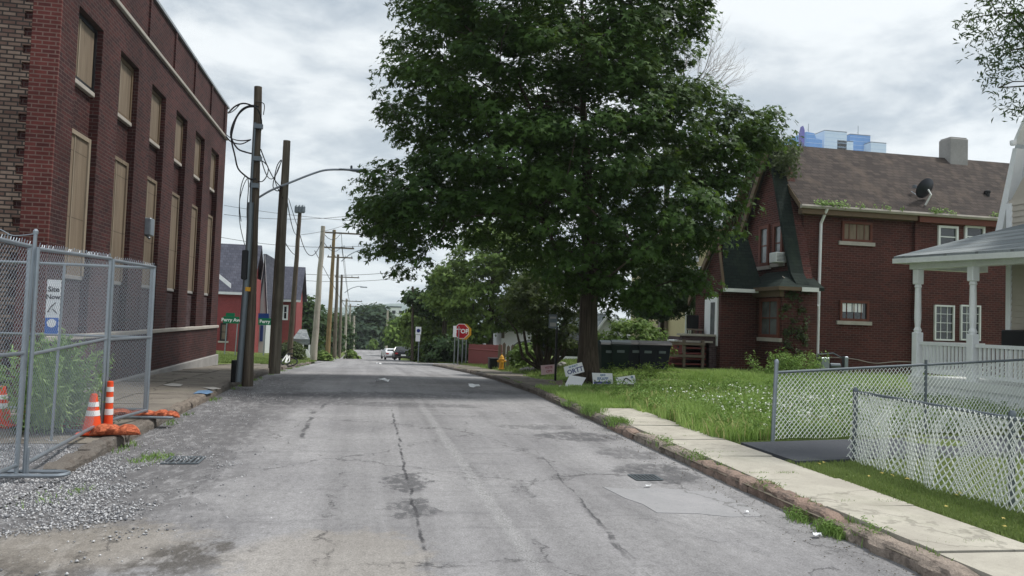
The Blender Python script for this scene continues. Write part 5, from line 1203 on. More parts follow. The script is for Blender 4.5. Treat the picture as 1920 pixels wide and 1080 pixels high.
# dark parked car behind the small tree near the big trunk
q = atY(1066, 690, 33); car('parked_car', (q.x, 34, gz(q.x, 34)), 1.5, M['carblack'], 'dark car parked in the yard behind the big tree trunk', 4.4, 1.8, 1.5)

# ------------------------------------------------------------------ right side mid distance
YF = 43.0
fw_ = thing('board_fence', atY(880, 675, YF), 'reddish brown board fence beyond the hydrant', 'fence'); pa = atY(878, 674, YF+3); pb = atY(940, 690, YF-6)
za, zb3 = atY(878, 645, YF+3).z, atY(938, 647, YF-6).z; mb = MB(); n = 34
for i in range(n):
    f0, f1 = i/n, (i+.93)/n; A1 = pa.lerp(pb, f0); B1 = pa.lerp(pb, f1); t0 = za+(zb3-za)*f0+random.uniform(-.02, .02)
    g0 = min(A1.z, gz(A1.x, A1.y))-.3; mb.prism([(A1.x, A1.y, g0), (B1.x, B1.y, g0), (B1.x, B1.y, t0), (A1.x, A1.y, t0)], (0.02, .04, 0))
mb.build('boards', M['redfence'], fw_); MB().tube([(pa.x, pa.y+.08, za-.3), (pb.x, pb.y+.08, zb3-.3)], .05, 4).build('rail', M['redfence'], fw_)
pk_ = thing('picket_fence', atY(945, 690, 33), 'short weathered picket fence behind the yellow hydrant', 'fence')
for i, px in enumerate((936, 944, 952, 960, 968)):
    q = atY(px, 690, 33+i*.12); z1 = atY(px, 645+random.uniform(-4, 6), 33).z; MB().prism([(q.x-.07, q.y, gz(q.x, q.y)-.1), (q.x+.07, q.y, gz(q.x, q.y)-.1), (q.x+.07, q.y, z1-.08), (q.x, q.y, z1), (q.x-.07, q.y, z1-.08)], (0, .03, 0)).build('picket', M['greywood'], pk_)
q0, q1 = atY(934, 668, 33.1), atY(974, 668, 33.7); MB().tube([q0, q1], .035, 4).build('rail', M['greywood'], pk_)
tc_ = thing('wheeled_bin', atY(928, 690, 34), 'dark squat container left of the yellow hydrant', 'bin'); q = atY(928, 690, 33.5); MB().box(q.x-.28, q.x+.28, 33.3, 33.8, gz(q.x, 33.5), gz(q.x, 33.5)+.42, bev=.04).build('body', M['black'], tc_); MB().box(q.x-.3, q.x+.3, 33.28, 33.82, gz(q.x, 33.5)+.42, gz(q.x, 33.5)+.48, bev=.02).build('lid', M['black'], tc_)
# white house behind the small tree
def boxhouse(nm, lab, pxa, pxb, py_base, py_e, py_r, Y, D, wallm, roofm, ridge='Y'):
    a = atY(pxa, py_base, Y); b = atY(pxb, py_base, Y); return gable_house(nm, lab, a.x, b.x, Y, Y+D, min(a.z, gz(a.x, Y)), atY((pxa+pxb)/2, py_e, Y).z, atY((pxa+pxb)/2, py_r, Y+(D/2 if ridge == 'X' else 0)).z, wallm, roofm, ridge=ridge, ov=.25), a, b
h4, a, b = boxhouse('white_house', 'white sided house half hidden behind the small bushy tree', 938, 1010, 690, 596, 560, 52, 9, M['white'], M['roof_grey'])
wY(h4, 940, 612, 946, 634, 52, M['greywood'], M['glass'], fw=.08)
h5, a, b = boxhouse('white_house', 'low white sided house seen just right of the big tree trunk', 1108, 1160, 700, 628, 590, 42, 8, M['white'], M['roof_grey'])
wY(h5, 1133, 632, 1150, 660, 42, M['greywood'], M['glass'], fw=.1)
h6, a, b = boxhouse('garage', 'pale grey roofed garage between the shrub and the terrace', 1180, 1275, 660, 640, 602, 46, 7, M['siding'], M['roof_grey'], 'X')
# beige house beyond the brick house
bh = thing('beige_house', atY(1300, 690, 37), 'cream and tan sided house behind the brick house terrace', 'house'); a = atY(1284, 660, 37.5)
mb = MB(); mb.box(a.x, a.x+9, 37.5, 46, -.8, atY(1300, 425, 37.5).z).build('wall', M['cream'], bh); mb = MB(); mb.box(a.x-.02, a.x+9, 37.46, 37.498, -.8, atY(1300, 560, 37.5).z).build('lower_wall', M['greywood'], bh)
mb = MB(); r0 = atY(1290, 425, 37).z; mb.prism([(a.x-.6, 36.9, r0), (a.x+9.5, 36.9, r0), (a.x+9.5, 42, r0+2.2), (a.x-.6, 42, r0+2.2)], (0, 0, .16)); mb.build('roof', M['roof_grey'], bh)
mb = MB(); mb.box(a.x-.05, a.x+.12, 37.4, 37.455, -.8, r0-.02); mb.build('corner_board', M['white'], bh)
for (x0, y0, x1, y1, nm) in ((1310, 575, 1327, 636, 'window'), (1286, 570, 1299, 640, 'window'), (1300, 500, 1316, 545, 'window'), (1296, 455, 1310, 490, 'window')): wY(bh, x0, y0, x1, y1, 37.44, M['white'], M['glass'], fw=.14)
mb = MB(); q = atY(1284, 560, 36.4); mb.box(q.x, q.x+5, 35.8, 37.45, q.z, q.z+.16).build('porch_roof', M['roof_grey'], bh)
# wooden steps with rails and a white cabinet
sp_ = thing('wooden_steps', atY(1260, 705, 28), 'weathered wooden steps with side rails in front of the terrace', 'steps'); X0 = atY(1236, 700, 27.5).x; X1 = atY(1322, 700, 27.5).x; g0 = gz(X0, 27.5)
W2 = X1-X0
for i in range(4): MB().box(X0+i*.28, X1-.2, 27.0, 28.4, g0+.2*i+.12, g0+.2*i+.17).build('tread', M['redfence'], sp_)
for zz2, nm in ((.95, 'handrail'), (.45, 'lower_rail')): MB().box(X0-.02, X1-.3, 26.88, 26.95, g0+zz2*.9, g0+zz2*.9+.09).build(nm, M['greywood'], sp_)
for xx in (X0, X0+.75, X1-.35): MB().box(xx-.05, xx+.05, 26.96, 27.06, g0-.05, g0+1.05).build('rail_post', M['greywood'], sp_)
MB().box(X0+.75, X1, 27.2, 29.5, g0-.2, g0+.95).build('deck_side', M['redfence'], sp_); MB().box(X0+.7, X1+.1, 27.1, 29.6, g0+.952, g0+1.02).build('deck', M['stone'], sp_)
cb = thing('storage_cabinet', atY(1275, 662, 27.7), 'white cabinet standing on the wooden terrace by the steps', 'cabinet'); a = atY(1262, 663, 27.6); b = atY(1289, 641, 27.6)
MB().box(a.x, b.x, 27.5, 28.1, g0+1.025, b.z, bev=.015).build('body', M['white'], cb); MB().box(a.x-.03, b.x+.03, 27.46, 28.14, b.z+.003, b.z+.05).build('top', M['whitetrim'], cb); MB().box(a.x+.12, b.x-.12, 27.485, 27.498, b.z-.24, b.z-.16).build('drawer_gap', M['galv_dark'], cb)
ch_ = thing('porch_chair', atY(1305, 655, 28.3), 'dark chair on the terrace beside the white cabinet', 'chair'); c = atY(1303, 662, 28.3)
MB().box(c.x-.25, c.x+.25, 28.1, 28.6, g0+1.4, g0+1.46).build('seat', M['greywood'], ch_); MB().box(c.x-.25, c.x+.25, 28.56, 28.62, g0+1.46, g0+2.0, bev=.02).build('backrest', M['black'], ch_)
for sx in (-.22, .22):
    for yy in (28.13, 28.56): MB().box(c.x+sx-.02, c.x+sx+.02, yy-.02, yy+.02, g0+1.02, g0+1.4).build('leg', M['black'], ch_)
# dark wall under the brick entry, left
MB
# white apartment block far down the street
ab = thing('apartment_block', atY(739, 610, 230), 'distant white multi storey building above the trees at the street end', 'building'); a = atY(729, 640, 230); b = atY(752, 577, 230)
MB().box(a.x, b.x, 230, 245, a.z-15, b.z).build('wall', M['white'], ab)
for i in range(2):
    for j in range(3): MB().box(a.x+.6+i*2.0, a.x+1.6+i*2.0, 229.9, 229.99, b.z-1.9-j*1.9, b.z-.9-j*1.9).build('window', M['glass'], ab)
MB().box(a.x-.2, b.x+.2, 229.8, 245, b.z+.01, b.z+.4).build('roof_edge', M['galv_dark'], ab)
# glassy towers over the brick house roof
M['glass_blue2'] = plain('pale blue glass band', srgb(164, 190, 214), .5, 0, var=.1)
YT = 420
for (x0, x1, y1, m_, lab, dep, nmw) in ((1503, 1509, 237, 'inkpurple', 'thin purple tower with a pointed top behind the brown roof', 3, 0), (1512, 1542, 247, 'glass_blue', 'blue glass tower with a curved stepped top behind the brown roof', 30, 1), (1546, 1588, 245, 'glass_pale', 'tall pale glass tower in the middle of the skyline', 30, 2), (1570, 1600, 264, 'glass_pale', 'lower pale glass block between the pale and the blue towers', 26, 2), (1594, 1632, 252, 'glass_blue', 'square blue glass tower right of the pale glass tower', 30, 3), (1633, 1662, 267, 'glass_pale', 'low faint glass block at the right end of the skyline', 26, 2)):
    Yk = YT+nmw*7; a = atY(x0, y1, Yk); b = atY(x1, y1, Yk); t = thing('glass_tower', (a.x, Yk, -8), lab, 'tower', 'distant glass towers over the brown roof')
    if nmw == 1: MB().prism([(a.x, Yk, -8), (b.x, Yk, -8), (b.x, Yk, a.z-4), (a.x+(b.x-a.x)*.62, Yk, a.z-3.5), (a.x+(b.x-a.x)*.5, Yk, a.z-.5), (a.x, Yk, a.z)], (0, dep, 0)).build('wall', M[m_], t)
    elif nmw == 0: MB().prism([(a.x, Yk, -8), (b.x, Yk, -8), (b.x, Yk, a.z-2), ((a.x+b.x)/2, Yk, a.z+.5), (a.x, Yk, a.z-4)], (0, dep, 0)).build('wall', M['inkpurple'], t)
    else: MB().box(a.x, b.x, Yk, Yk+dep, -8, a.z).build('wall', M[m_], t)
    mb = MB(); nf = 14
    for k in range(nf): zz3 = a.z-1.5-k*2.6; mb.box(a.x-.03, b.x+.03, Yk-.12, Yk-.02, zz3, zz3+.14)
    if nmw: mb.build('floor_band', M['glass_pale' if m_ == 'glass_blue' else 'glass_blue2'], t)
    mb = MB(); nn = max(2, int((b.x-a.x)/1.6))
    if nmw > 1:
        mb.box(a.x, b.x, Yk-.1, Yk+dep, a.z+.01, a.z+.5); mb.build('roof_edge', M['galv_dark'], t)
for (px, y0, y1, lab) in ((1516, 247, 232, 'thin mast on the blue stepped glass tower'), (1609, 252, 236, 'thin mast on the square blue glass tower')):
    a = atY(px, y0, 428); b = atY(px, y1, 428); tag(MB().tube([a, b], .22, 5).tube([a+Vector((-.9, 0, 1)), a+Vector((.9, 0, 1))], .15, 4).build('roof_mast', M['galv']), lab, 'mast', 'masts over the skyline')
# distant hill, distance haze mixed into its pale colour
hx = np.linspace(-260, 320, 60); hy = np.array([420, 470, 520, 600, 700.])
def hillf(X, Y): return -10 + (19+4*np.sin(X*.018+1)+2*np.sin(X*.06))*np.exp(-((Y-560)/90)**2)*1.0
mh, nt, b = newmat('hazy hill'); n = nt.noise(nt.pos(), .12, 5, .7); setb(nt, b, nt.mix(nt.ss(n, .35, .65), (.17, .22, .22), (.24, .29, .28)), .95)
tag(grid(hx, hy, hillf, 'hill', mh), kind='structure')
# ------------------------------------------------------------------ vegetation
def leaf_mesh(name, P, N, size, mat, parent=None, offset=None, shape='lobed', srand=.3):
    """P centres, N normals"""
    n = len(P); N = N/np.maximum(np.linalg.norm(N, axis=1, keepdims=True), 1e-6)
    a = np.cross(N, rng.normal(size=(n, 3))); a /= np.maximum(np.linalg.norm(a, axis=1, keepdims=True), 1e-6); b = np.cross(N, a)
    s = size*(1+srand*rng.uniform(-1, 1, (n, 1)))
    if shape == 'lobed':
        L = np.array([(0, -.5, 0), (-.16, .1, .02), (0, .62, -.10), (.16, .1, .02),
                      (-.30, -.16, .03), (-.58, .22, -.08), (-.14, -.02, .02), (.30, -.16, .03), (.58, .22, -.08), (.14, -.02, .02)])
        F = np.array([(0, 1, 2, 3), (0, 4, 5, 6), (0, 9, 8, 7)])
        F = F[:, ::-1]
    elif shape == 'quad':
        L = np.array([(0, -.5, 0), (.42, 0, .1), (0, .5, -.05), (-.42, 0, .1)]); F = np.array([(0, 1, 2, 3)])
    else:  # long
        L = np.array([(0, -.5, 0), (.12, 0, .06), (0, .5, -.12), (-.12, 0, .06)]); F = np.array([(0, 1, 2, 3)])
    V = P[:, None, :] + s[:, None]*(L[None, :, 0:1]*a[:, None] + L[None, :, 1:2]*b[:, None] + L[None, :, 2:3]*N[:, None])
    F_ = (np.arange(n)[:, None, None]*len(L) + F[None]).reshape(-1, 4)
    return np_mesh(name, V.reshape(-1, 3), F_, mat, parent, offset)
def skeleton(base_pts, targets, r_base, r_tip=.012, wiggle=.15):
    """grow branches from the trunk polyline to the targets; returns MB"""
    nodes = [np.array(p, float) for p in base_pts]; par = [-1]+list(range(len(nodes)-1)); cnt = [0]*len(nodes)
    top = nodes[-1]; order = sorted(targets, key=lambda t: min(np.linalg.norm(np.array(t)-q) for q in nodes)); nb = len(nodes)
    for t in order:
        t = np.array(t, float); A = np.array(nodes); d = np.linalg.norm(A-t, axis=1); pen = d + np.maximum(A[:, 2]-t[2]+.0, 0)*1.2
        pen[:max(1, nb//3)] += 3; i = int(np.argmin(pen)); m_ = (nodes[i]+t)/2 + rng.normal(size=3)*wiggle*min(1, d[i]*.3) + np.array([0, 0, .08*d[i]])
        nodes.append(m_); par.append(i); cnt.append(0); nodes.append(t); par.append(len(nodes)-2); cnt.append(0)
    for i in range(nb, len(nodes)):
        j = i
        while j >= 0: cnt[j] += 1; j = par[j]
    mx = max(cnt[0], 1); rad = [max(r_tip, r_base*(c/mx)**.5*.8) for c in cnt]
    mb = MB()
    for i in range(nb, len(nodes), 2):
        j = par[i]; r0 = min(rad[j], rad[i]*1.15)
        mb.tube([nodes[j], nodes[i], nodes[i+1]], [r0, rad[i], rad[i+1]*.8 if cnt[i+1] > 1 else r_tip*.6], 5, False)
    return mb
def inpoly(x, y, poly):
    c = np.zeros(len(x), bool); n = len(poly)
    for i in range(n):
        x1, y1 = poly[i]; x2, y2 = poly[(i+1) % n]
        k = ((y1 > y) != (y2 > y)) & (x < (x2-x1)*(y-y1)/((y2-y1)+1e-9)+x1); c ^= k
    return c
def crown_clusters(outline, Y0, n, depth, wref=None, edge=.35):
    """outline in picture pixels traced on the plane Y=Y0 -> real positions with depth"""
    W = [atY(a, b, Y0) for a, b in outline]; poly = [(p.x, p.z) for p in W]; xs_ = [p[0] for p in poly]; zs = [p[1] for p in poly]
    out = []; 
    while len(out) < n:
        x = rng.uniform(min(xs_), max(xs_), 400); z = rng.uniform(min(zs), max(zs), 400); k = inpoly(x, z, poly); x, z = x[k], z[k]
        for xx, zz2 in zip(x, z):
            # distance to outline (approx) sets the depth
            d = min(math.hypot(xx-p[0], zz2-p[1]) for p in poly_dense(poly)); dm = depth*math.sqrt(max(0, 1-(1-min(1, d/(depth*.9)))**2))
            u = rng.uniform(-1, 1); u = math.copysign(abs(u)**.6, u); out.append((xx, Y0+u*dm, zz2, d))
            if len(out) >= n: break
    return np.array(out)
_pd = {}
def poly_dense(poly):
    k = id(poly)
    if k not in _pd:
        out = []
        for i in range(len(poly)):
            a, b = poly[i], poly[(i+1) % len(poly)]; m_ = max(1, int(math.hypot(a[0]-b[0], a[1]-b[1])/.5))
            out += [(a[0]+(b[0]-a[0])*t/m_, a[1]+(b[1]-a[1])*t/m_) for t in range(m_)]
        _pd[k] = out; _pd['keep%d' % k] = poly
    return _pd[k]
def leaves_for(C, per, rad, flat, droop=.3, ctr=None, tilt=.7):
    n = len(C); P = np.repeat(C[:, :3], per, 0); rr = np.repeat(rng.uniform(.7, 1.3, n), per)[:, None]*rad
    d = rng.normal(size=(n*per, 3)); d /= np.linalg.norm(d, axis=1, keepdims=True); r_ = rng.uniform(0, 1, (n*per, 1))**.45
    o = d*r_*rr; o[:, 2] *= flat; o[:, 2] -= droop*(o[:, 0]**2+o[:, 1]**2)/rad
    P = P+o; N = d*.45 + np.array([0, 0, .75]) + rng.normal(size=P.shape)*tilt*.55
    if ctr is not None: v = P-ctr; v /= np.linalg.norm(v, axis=1, keepdims=True); N += v*.35
    return P, N

# --- the big maple
TB = atY(1101, 716, 20.5); tb = Vector((TB.x, 20.5, .08))
mt = thing('maple_tree', tb, 'big dark green maple with a broad crown over the right verge and road', 'tree')
OUT = [(735, -170), (722, -40), (738, 20), (722, 70), (735, 120), (702, 165), (694, 205), (722, 240), (762, 285), (700, 310), (655, 352), (664, 410), (690, 470), (735, 508), (800, 498), (860, 470), (905, 462), (960, 500), (1010, 545), (1060, 560), (1120, 580), (1180, 598), (1240, 585), (1278, 555), (1292, 510), (1325, 468), (1352, 415), (1345, 380), (1378, 338), (1440, 285), (1412, 240), (1370, 198), (1330, 205), (1290, 190), (1255, 150), (1300, 100), (1308, 40), (1290, -40), (1250, -170), (1100, -300), (880, -290)]
C = crown_clusters(OUT, 20.5, 1380, 4.3)
C = C[~((C[:, 2] < 3.0) & (C[:, 1] < 17.2))]; C = C[C[:, 3] > .42]
ctr = np.array([TB.x-.6, 20.5, 6.5])
P, N = leaves_for(C, 95, .6, .5, .25, ctr)
leaf_mesh('crown', P, N, .16, M['leaf_maple'], mt, tb, 'lobed')
# sparser twigs round the rim
poly_ = [(p.x, p.z) for p in (atY(a, b, 20.5) for a, b in OUT)]
rim = []
for (x, z) in poly_dense(poly_):
    for _ in range(2): v_ = np.array([ctr[0]-x, ctr[2]-z]); v_ /= np.linalg.norm(v_); k_ = rng.uniform(.05, .45); rim.append((x+v_[0]*k_+rng.normal()*.12, 20.5+rng.normal()*.9, z+v_[1]*k_+rng.normal()*.12, 0))
rim = np.array(rim); P, N = leaves_for(rim, 15, .3, .6, .3, ctr)
leaf_mesh('rim_foliage', P, N, .155, M['leaf_maple'], mt, tb, 'lobed')
tr = []; topp = atY(1095, -80, 20.5)
for i in range(12):
    f = i/11; px = atY(1102-6*f+4*math.sin(f*6), 716+(-80-716)*f, 20.5); tr.append((px.x+(.0 if f < .1 else random.uniform(-.05, .05)), 20.5+random.uniform(-.05, .05), .0+(topp.z-.0)*f))
rads = [.36, .265, .245, .235, .2, .15, .12, .09, .07, .05, .04, .03]
MB().tube(tr, rads, 16).build('trunk', M['bark'], mt, True)
mb = MB()
for k in range(7): a = 2*math.pi*k/7+.3; mb.tube([(tb.x+math.cos(a)*.22, 20.5+math.sin(a)*.22, .5), (tb.x+math.cos(a)*.36, 20.5+math.sin(a)*.36, .18), (tb.x+math.cos(a)*.6, 20.5+math.sin(a)*.6, .02)], [.09, .09, .04], 7)
mb.build('root_flare', M['bark'], mt, True)
sel = C[rng.choice(len(C), 260, replace=False)][:, :3]
skeleton(tr[3:], [tuple(p) for p in sel], .2, .012).build('limbs', M['bark'], mt)

def tree(name, lab, cat, base, outline, Y, n, per, rad, size, mat, depth, trunk_r, group=None, shape='quad', flat=.6, limbs=40, barkm='bark', tilt=.8, trunk_top=None):
    b = Vector(base); t = thing(name, b, lab, cat, group); C = crown_clusters(outline, Y, n, depth)
    zt = C[:, 2].max(); P, N = leaves_for(C, per, rad, flat, .15, np.array([C[:, 0].mean(), Y, C[:, 2].mean()]), tilt); leaf_mesh('crown', P, N, size, M[mat], t, b, shape)
    if trunk_r:
        top = Vector((C[:, 0].mean(), Y, trunk_top or (C[:, 2].min()*.3+zt*.7))); pts = [b.lerp(top, i/6) + Vector((random.uniform(-.3, .3)*trunk_r if i else 0, 0, 0)) for i in range(7)]
        MB().tube(pts, [trunk_r*(1-.75*i/6) for i in range(7)], 10).build('trunk', M[barkm], t, True)
        sel = C[rng.choice(len(C), min(limbs, len(C)), replace=False)][:, :3]; skeleton([tuple(p) for p in pts[1:]], [tuple(p) for p in sel], trunk_r*.6, trunk_r*.06+.006).build('limbs', M[barkm], t)
    return t
def blobline(cx, cy, rx, ry, n=14, jit=.12, seed=0):
    r = random.Random(seed); return [(cx+rx*math.cos(2*math.pi*k/n)*(1+r.uniform(-jit, jit)), cy+ry*math.sin(2*math.pi*k/n)*(1+r.uniform(-jit, jit))) for k in range(n)]
def gb(px, py, Y): q = atY(px, py, Y); return (q.x, Y, gz(q.x, Y)-.05)
G1 = 'trees behind the big maple'
tree('street_tree', 'tall yellow green tree behind the maple on the far right corner', 'tree', gb(915, 670, 52), [(800, 560), (812, 520), (850, 470), (880, 430), (960, 400), (1020, 430), (1040, 500), (1030, 560), (990, 610), (930, 615), (890, 640), (890, 640), (870, 610), (840, 600)], 52, 300, 60, .75, .3, 'leaf_mid', 4, .3, G1, 'lobed')
tree('street_tree', 'dark tree whose side branch sticks out above the no parking sign', 'tree', gb(835, 670, 66), [(757, 556), (770, 545), (800, 550), (806, 520), (850, 500), (880, 520), (880, 600), (820, 600), (790, 580), (770, 566)], 66, 90, 60, 1.0, .4, 'leaf_dark', 4, .3, G1)
tree('street_tree', 'bright light green rounded tree right of the parked black car', 'tree', gb(820, 672, 72), [(775, 645), (764, 612), (768, 588), (792, 575), (820, 562), (860, 580), (880, 620), (878, 668), (800, 670), (780, 668)], 72, 190, 60, 1.1, .42, 'leaf_mid', 4, .25, G1)
tree('shrub', 'dark hedge mass under the light green tree behind the stop sign', 'shrub', gb(840, 672, 62), [(800, 645), (830, 630), (880, 628), (905, 640), (910, 672), (800, 674)], 62, 90, 60, .8, .32, 'leaf_dark', 2.5, 0, G1)
tree('street_tree', 'small light green tree left of the parked black car', 'tree', gb(738, 665, 108), [(730, 632), (734, 612), (745, 602), (758, 610), (766, 640), (748, 645), (735, 642)], 108, 60, 50, 1.3, .55, 'leaf_light', 4, .2, G1)
for i, (cx, cy, rx, ry, Y, m_, lab) in enumerate(((702, 622, 36, 46, 165, 'leaf_far', 'large rounded dark green tree at the street end'), (682, 640, 22, 30, 160, 'leaf_far', 'smaller dark tree in front of the large tree at the street end'), (728, 630, 22, 40, 172, 'leaf_far', 'dark tree at the street end below the white building'), (660, 628, 20, 34, 185, 'leaf_far', 'hazy tree at the street end behind the row of poles'))):
    tree('far_tree', lab, 'tree', gb(cx, 660, Y), blobline(cx, cy, rx, ry, seed=i), Y, 110, 60, 2.2, .95, m_, 6, .3, 'trees at the end of the street', limbs=10)
tree('far_tree', 'small pale sapling on the grass at the street end', 'tree', gb(700, 660, 150), blobline(699, 646, 6, 9), 150, 12, 40, .6, .4, 'leaf_light', .8, .12, 'trees at the end of the street', limbs=5)
for i, (cx, cy, rx, ry, Y, m_, lab) in enumerate(((575, 612, 22, 50, 88, 'leaf_dark', 'dark green tree right of the leaning slim pole'), (612, 625, 20, 42, 100, 'leaf_dark', 'dark tree between the pale pole and the yellow brown pole'), (640, 630, 16, 38, 126, 'leaf_dark', 'dark tree behind the far row of poles'), (505, 540, 12, 35, 92, 'leaf_dark', 'dark tree top between the two nearest timber poles'))):
    tree('far_tree', lab, 'tree', gb(cx, 665, Y), blobline(cx, cy, rx, ry, seed=10+i), Y, 90, 60, 1.3, .5, m_, 4, .25, 'trees beyond the red houses', limbs=10)
# ground level hedge by the red house porch
tree('hedge', 'clipped brown green hedge in front of the second red house', 'hedge', gb(545, 672, 60), [(528, 650), (545, 644), (566, 652), (568, 672), (528, 672)], 60, 60, 60, .5, .2, 'leaf_olive', 1.2, 0)
tree('shrub', 'small weedy shrub at the foot of the yellow brown pole', 'shrub', gb(606, 672, 58), [(594, 672), (598, 662), (612, 662), (622, 674)], 58, 25, 50, .4, .2, 'leaf_mid', .6, 0)
tree('shrub', 'weedy shrub at the foot of the pale distant poles', 'shrub', gb(662, 674, 84), [(652, 676), (656, 662), (664, 660), (670, 676)], 84, 25, 50, .6, .28, 'leaf_mid', .6, 0)
# little multi stemmed tree left of the maple trunk
bt = gb(1022, 690, 27.5); t = thing('small_tree', bt, 'small bushy multi stemmed tree between the white house and the maple trunk', 'tree')
OL = [(950, 560), (985, 520), (1030, 505), (1080, 520), (1092, 570), (1085, 620), (1060, 650), (1010, 640), (985, 610), (955, 600)]
C = crown_clusters(OL, 27.5, 150, 1.6); P, N = leaves_for(C, 42, .42, .6, .2, None, .9); leaf_mesh('crown', P, N, .16, M['leaf_olive'], t, bt, 'lobed')
mb = MB(); ends = []
for (ex, ey) in ((945, 590), (960, 560), (985, 545), (1005, 530), (1030, 520), (1050, 530), (1075, 545), (1090, 580), (1000, 600), (1065, 600)):
    e = atY(ex, ey, 27.5+random.uniform(-.8, .8)); m1 = Vector(bt).lerp(e, .35)+Vector(((e.x-bt[0])*.18, 0, -.22)); m2 = Vector(bt).lerp(e, .7)+Vector((0, 0, .05)); mb.tube([Vector(bt), m1, m2, e], [.09, .06, .035, .012], 7)
mb.build('stems', M['bark'], t, True)
tree('shrub', 'light green leafy shrub rising behind the wheeled bins', 'shrub', gb(1190, 700, 26.5), [(1130, 640), (1150, 610), (1175, 598), (1215, 605), (1238, 625), (1240, 665), (1200, 690), (1135, 690)], 26.5, 90, 55, .4, .15, 'leaf_light', 1.0, 0, shape='lobed')
tree('shrub', 'low green shrub by the small tree and picket fence', 'shrub', gb(990, 692, 31), [(965, 690), (968, 655), (990, 650), (1010, 665), (1012, 692)], 31, 60, 50, .35, .16, 'leaf_mid', .8, 0)
# right-hand yard trees, dark understory behind the maple
tree('street_tree', 'dense dark tree filling the gap behind the maple and the beige house', 'tree', gb(1240, 690, 33.5), [(1180, 560), (1200, 500), (1250, 480), (1280, 490), (1290, 530), (1285, 570), (1260, 590), (1240, 595), (1200, 590)], 33.5, 110, 60, .6, .22, 'leaf_dark', 2.0, .15, G1, 'lobed')
# hanging branch at the upper right
hb = thing('overhanging_branch', atY(1990, -20, 9), 'leafy tree branch hanging into the upper right of the view', 'branch'); hb.location = atY(1990, -60, 9)
OL = [(1818, 12), (1840, -20), (1900, -60), (2020, -80), (2040, 120), (1990, 200), (1925, 205), (1905, 205), (1908, 170), (1880, 150), (1862, 150), (1880, 110), (1850, 90), (1858, 60), (1832, 45)]
C = crown_clusters(OL, 9, 170, .6); P, N = leaves_for(C, 24, .2, .9, .1, None, 1.2); leaf_mesh('leaves', P, N, .09, M['leaf_dark'], hb, hb.location, 'long')
root_ = tuple(atY(2060, -120, 9)); skeleton([root_, tuple(atY(2000, -60, 9)), tuple(atY(1960, 0, 9))], [tuple(c[:3]) for c in C[::2]], .05, .004, .05).build('twigs', M['bark'], hb)
# bare tree behind the maple on the right
bb = gb(1240, 600, 40); bt_ = thing('bare_tree', bb, 'leafless tree with fine pale twigs rising behind the maple', 'tree'); mb = MB()
def grow(p, d, L, r, lv):
    n = 3; pts = [p]; dd2 = Vector(d)
    for i in range(n): dd2 = (dd2+Vector((random.uniform(-.12, .12), random.uniform(-.12, .12), random.uniform(-.02, .1)))).normalized(); pts.append(pts[-1]+dd2*L/n)
    mb.tube(pts, [r, r*.85, r*.7, r*.55], 5 if lv < 3 else 3, False)
    if lv >= 5: return
    for k in range(3 if lv < 2 else random.choice((2, 3, 3))):
        a = Vector((random.uniform(-1, 1), random.uniform(-1, 1), random.uniform(-.5, .7))); nd = (dd2+a*.62).normalized(); st_ = pts[-1] if k else pts[2]
        grow(st_, nd, L*random.uniform(.66, .84), r*.58, lv+1)
trunk_top = atY(1250, 210, 40); MB().tube([Vector(bb), Vector(bb).lerp(trunk_top, .5)+Vector((.2, 0, 0)), trunk_top], [.3, .2, .1], 8).build('trunk', M['bark_pale'], bt_, True)
st_ = trunk_top
for dv, L_ in (((1, 0, .75), 1.75), ((.75, .3, .95), 1.8), ((1, -.2, .4), 1.6), ((.5, .2, 1), 1.6)): grow(st_, Vector(dv).normalized(), L_, .06, 0)
mb.build('twigs', M['bark_pale'], bt_)
# ivy and gutter weeds, climbing foliage on the brick house
def patch_leaves(name, lab, cat, pts, per, rad, size, mat, parent=None, kind=None, shape='quad', flat=1.0):
    C = np.array([(*p, 0) for p in pts]); P, N = leaves_for(C, per, rad, flat, 0, None, 1.0); N[:, 1] -= .8; off = parent.location if parent is not None else None
    o = leaf_mesh(name, P, N, size, M[mat], parent, off, shape)
    if lab: tag(o, lab, cat, None, kind)
    return o
pts = []
for k in range(70): px = random.uniform(1468, 1512); py = random.uniform(545, 700); q = atY(px, py, 24.98+random.uniform(-.02, .03)); pts.append(tuple(q))
patch_leaves('ivy', 'dark ivy climbing the brick corner between the bay window and the downpipe', 'ivy', pts, 16, .16, .09, 'leaf_olive')
pts = []
for k in range(60): px = random.uniform(1438, 1492); py = random.uniform(268, 325)+ (px-1440)*.1; q = atX(px, py, 14.95+random.uniform(-.1, .6)); pts.append(tuple(q))
patch_leaves('creeper', 'green creeper covering the street end of the brown roof', 'creeper', pts, 26, .32, .13, 'leaf_olive', shape='lobed')
pts = []
for px0, px1, n in ((1530, 1590, 26), (1745, 1790, 12), (1860, 1880, 6), (1600, 1700, 8)):
    for k in range(n): px = random.uniform(px0, px1); q = atY(px, 391+(px-1530)*.05, 25.5); pts.append((q.x, 25.52, EZ-.28+random.uniform(0, .1)))
patch_leaves('gutter_weeds', 'low green weeds growing out of the brick house gutter', 'weeds', pts, 14, .14, .07, 'weed', kind='stuff')

M['straw'] = plain('dry straw', srgb(190, 180, 128), .8, 0, var=.3)
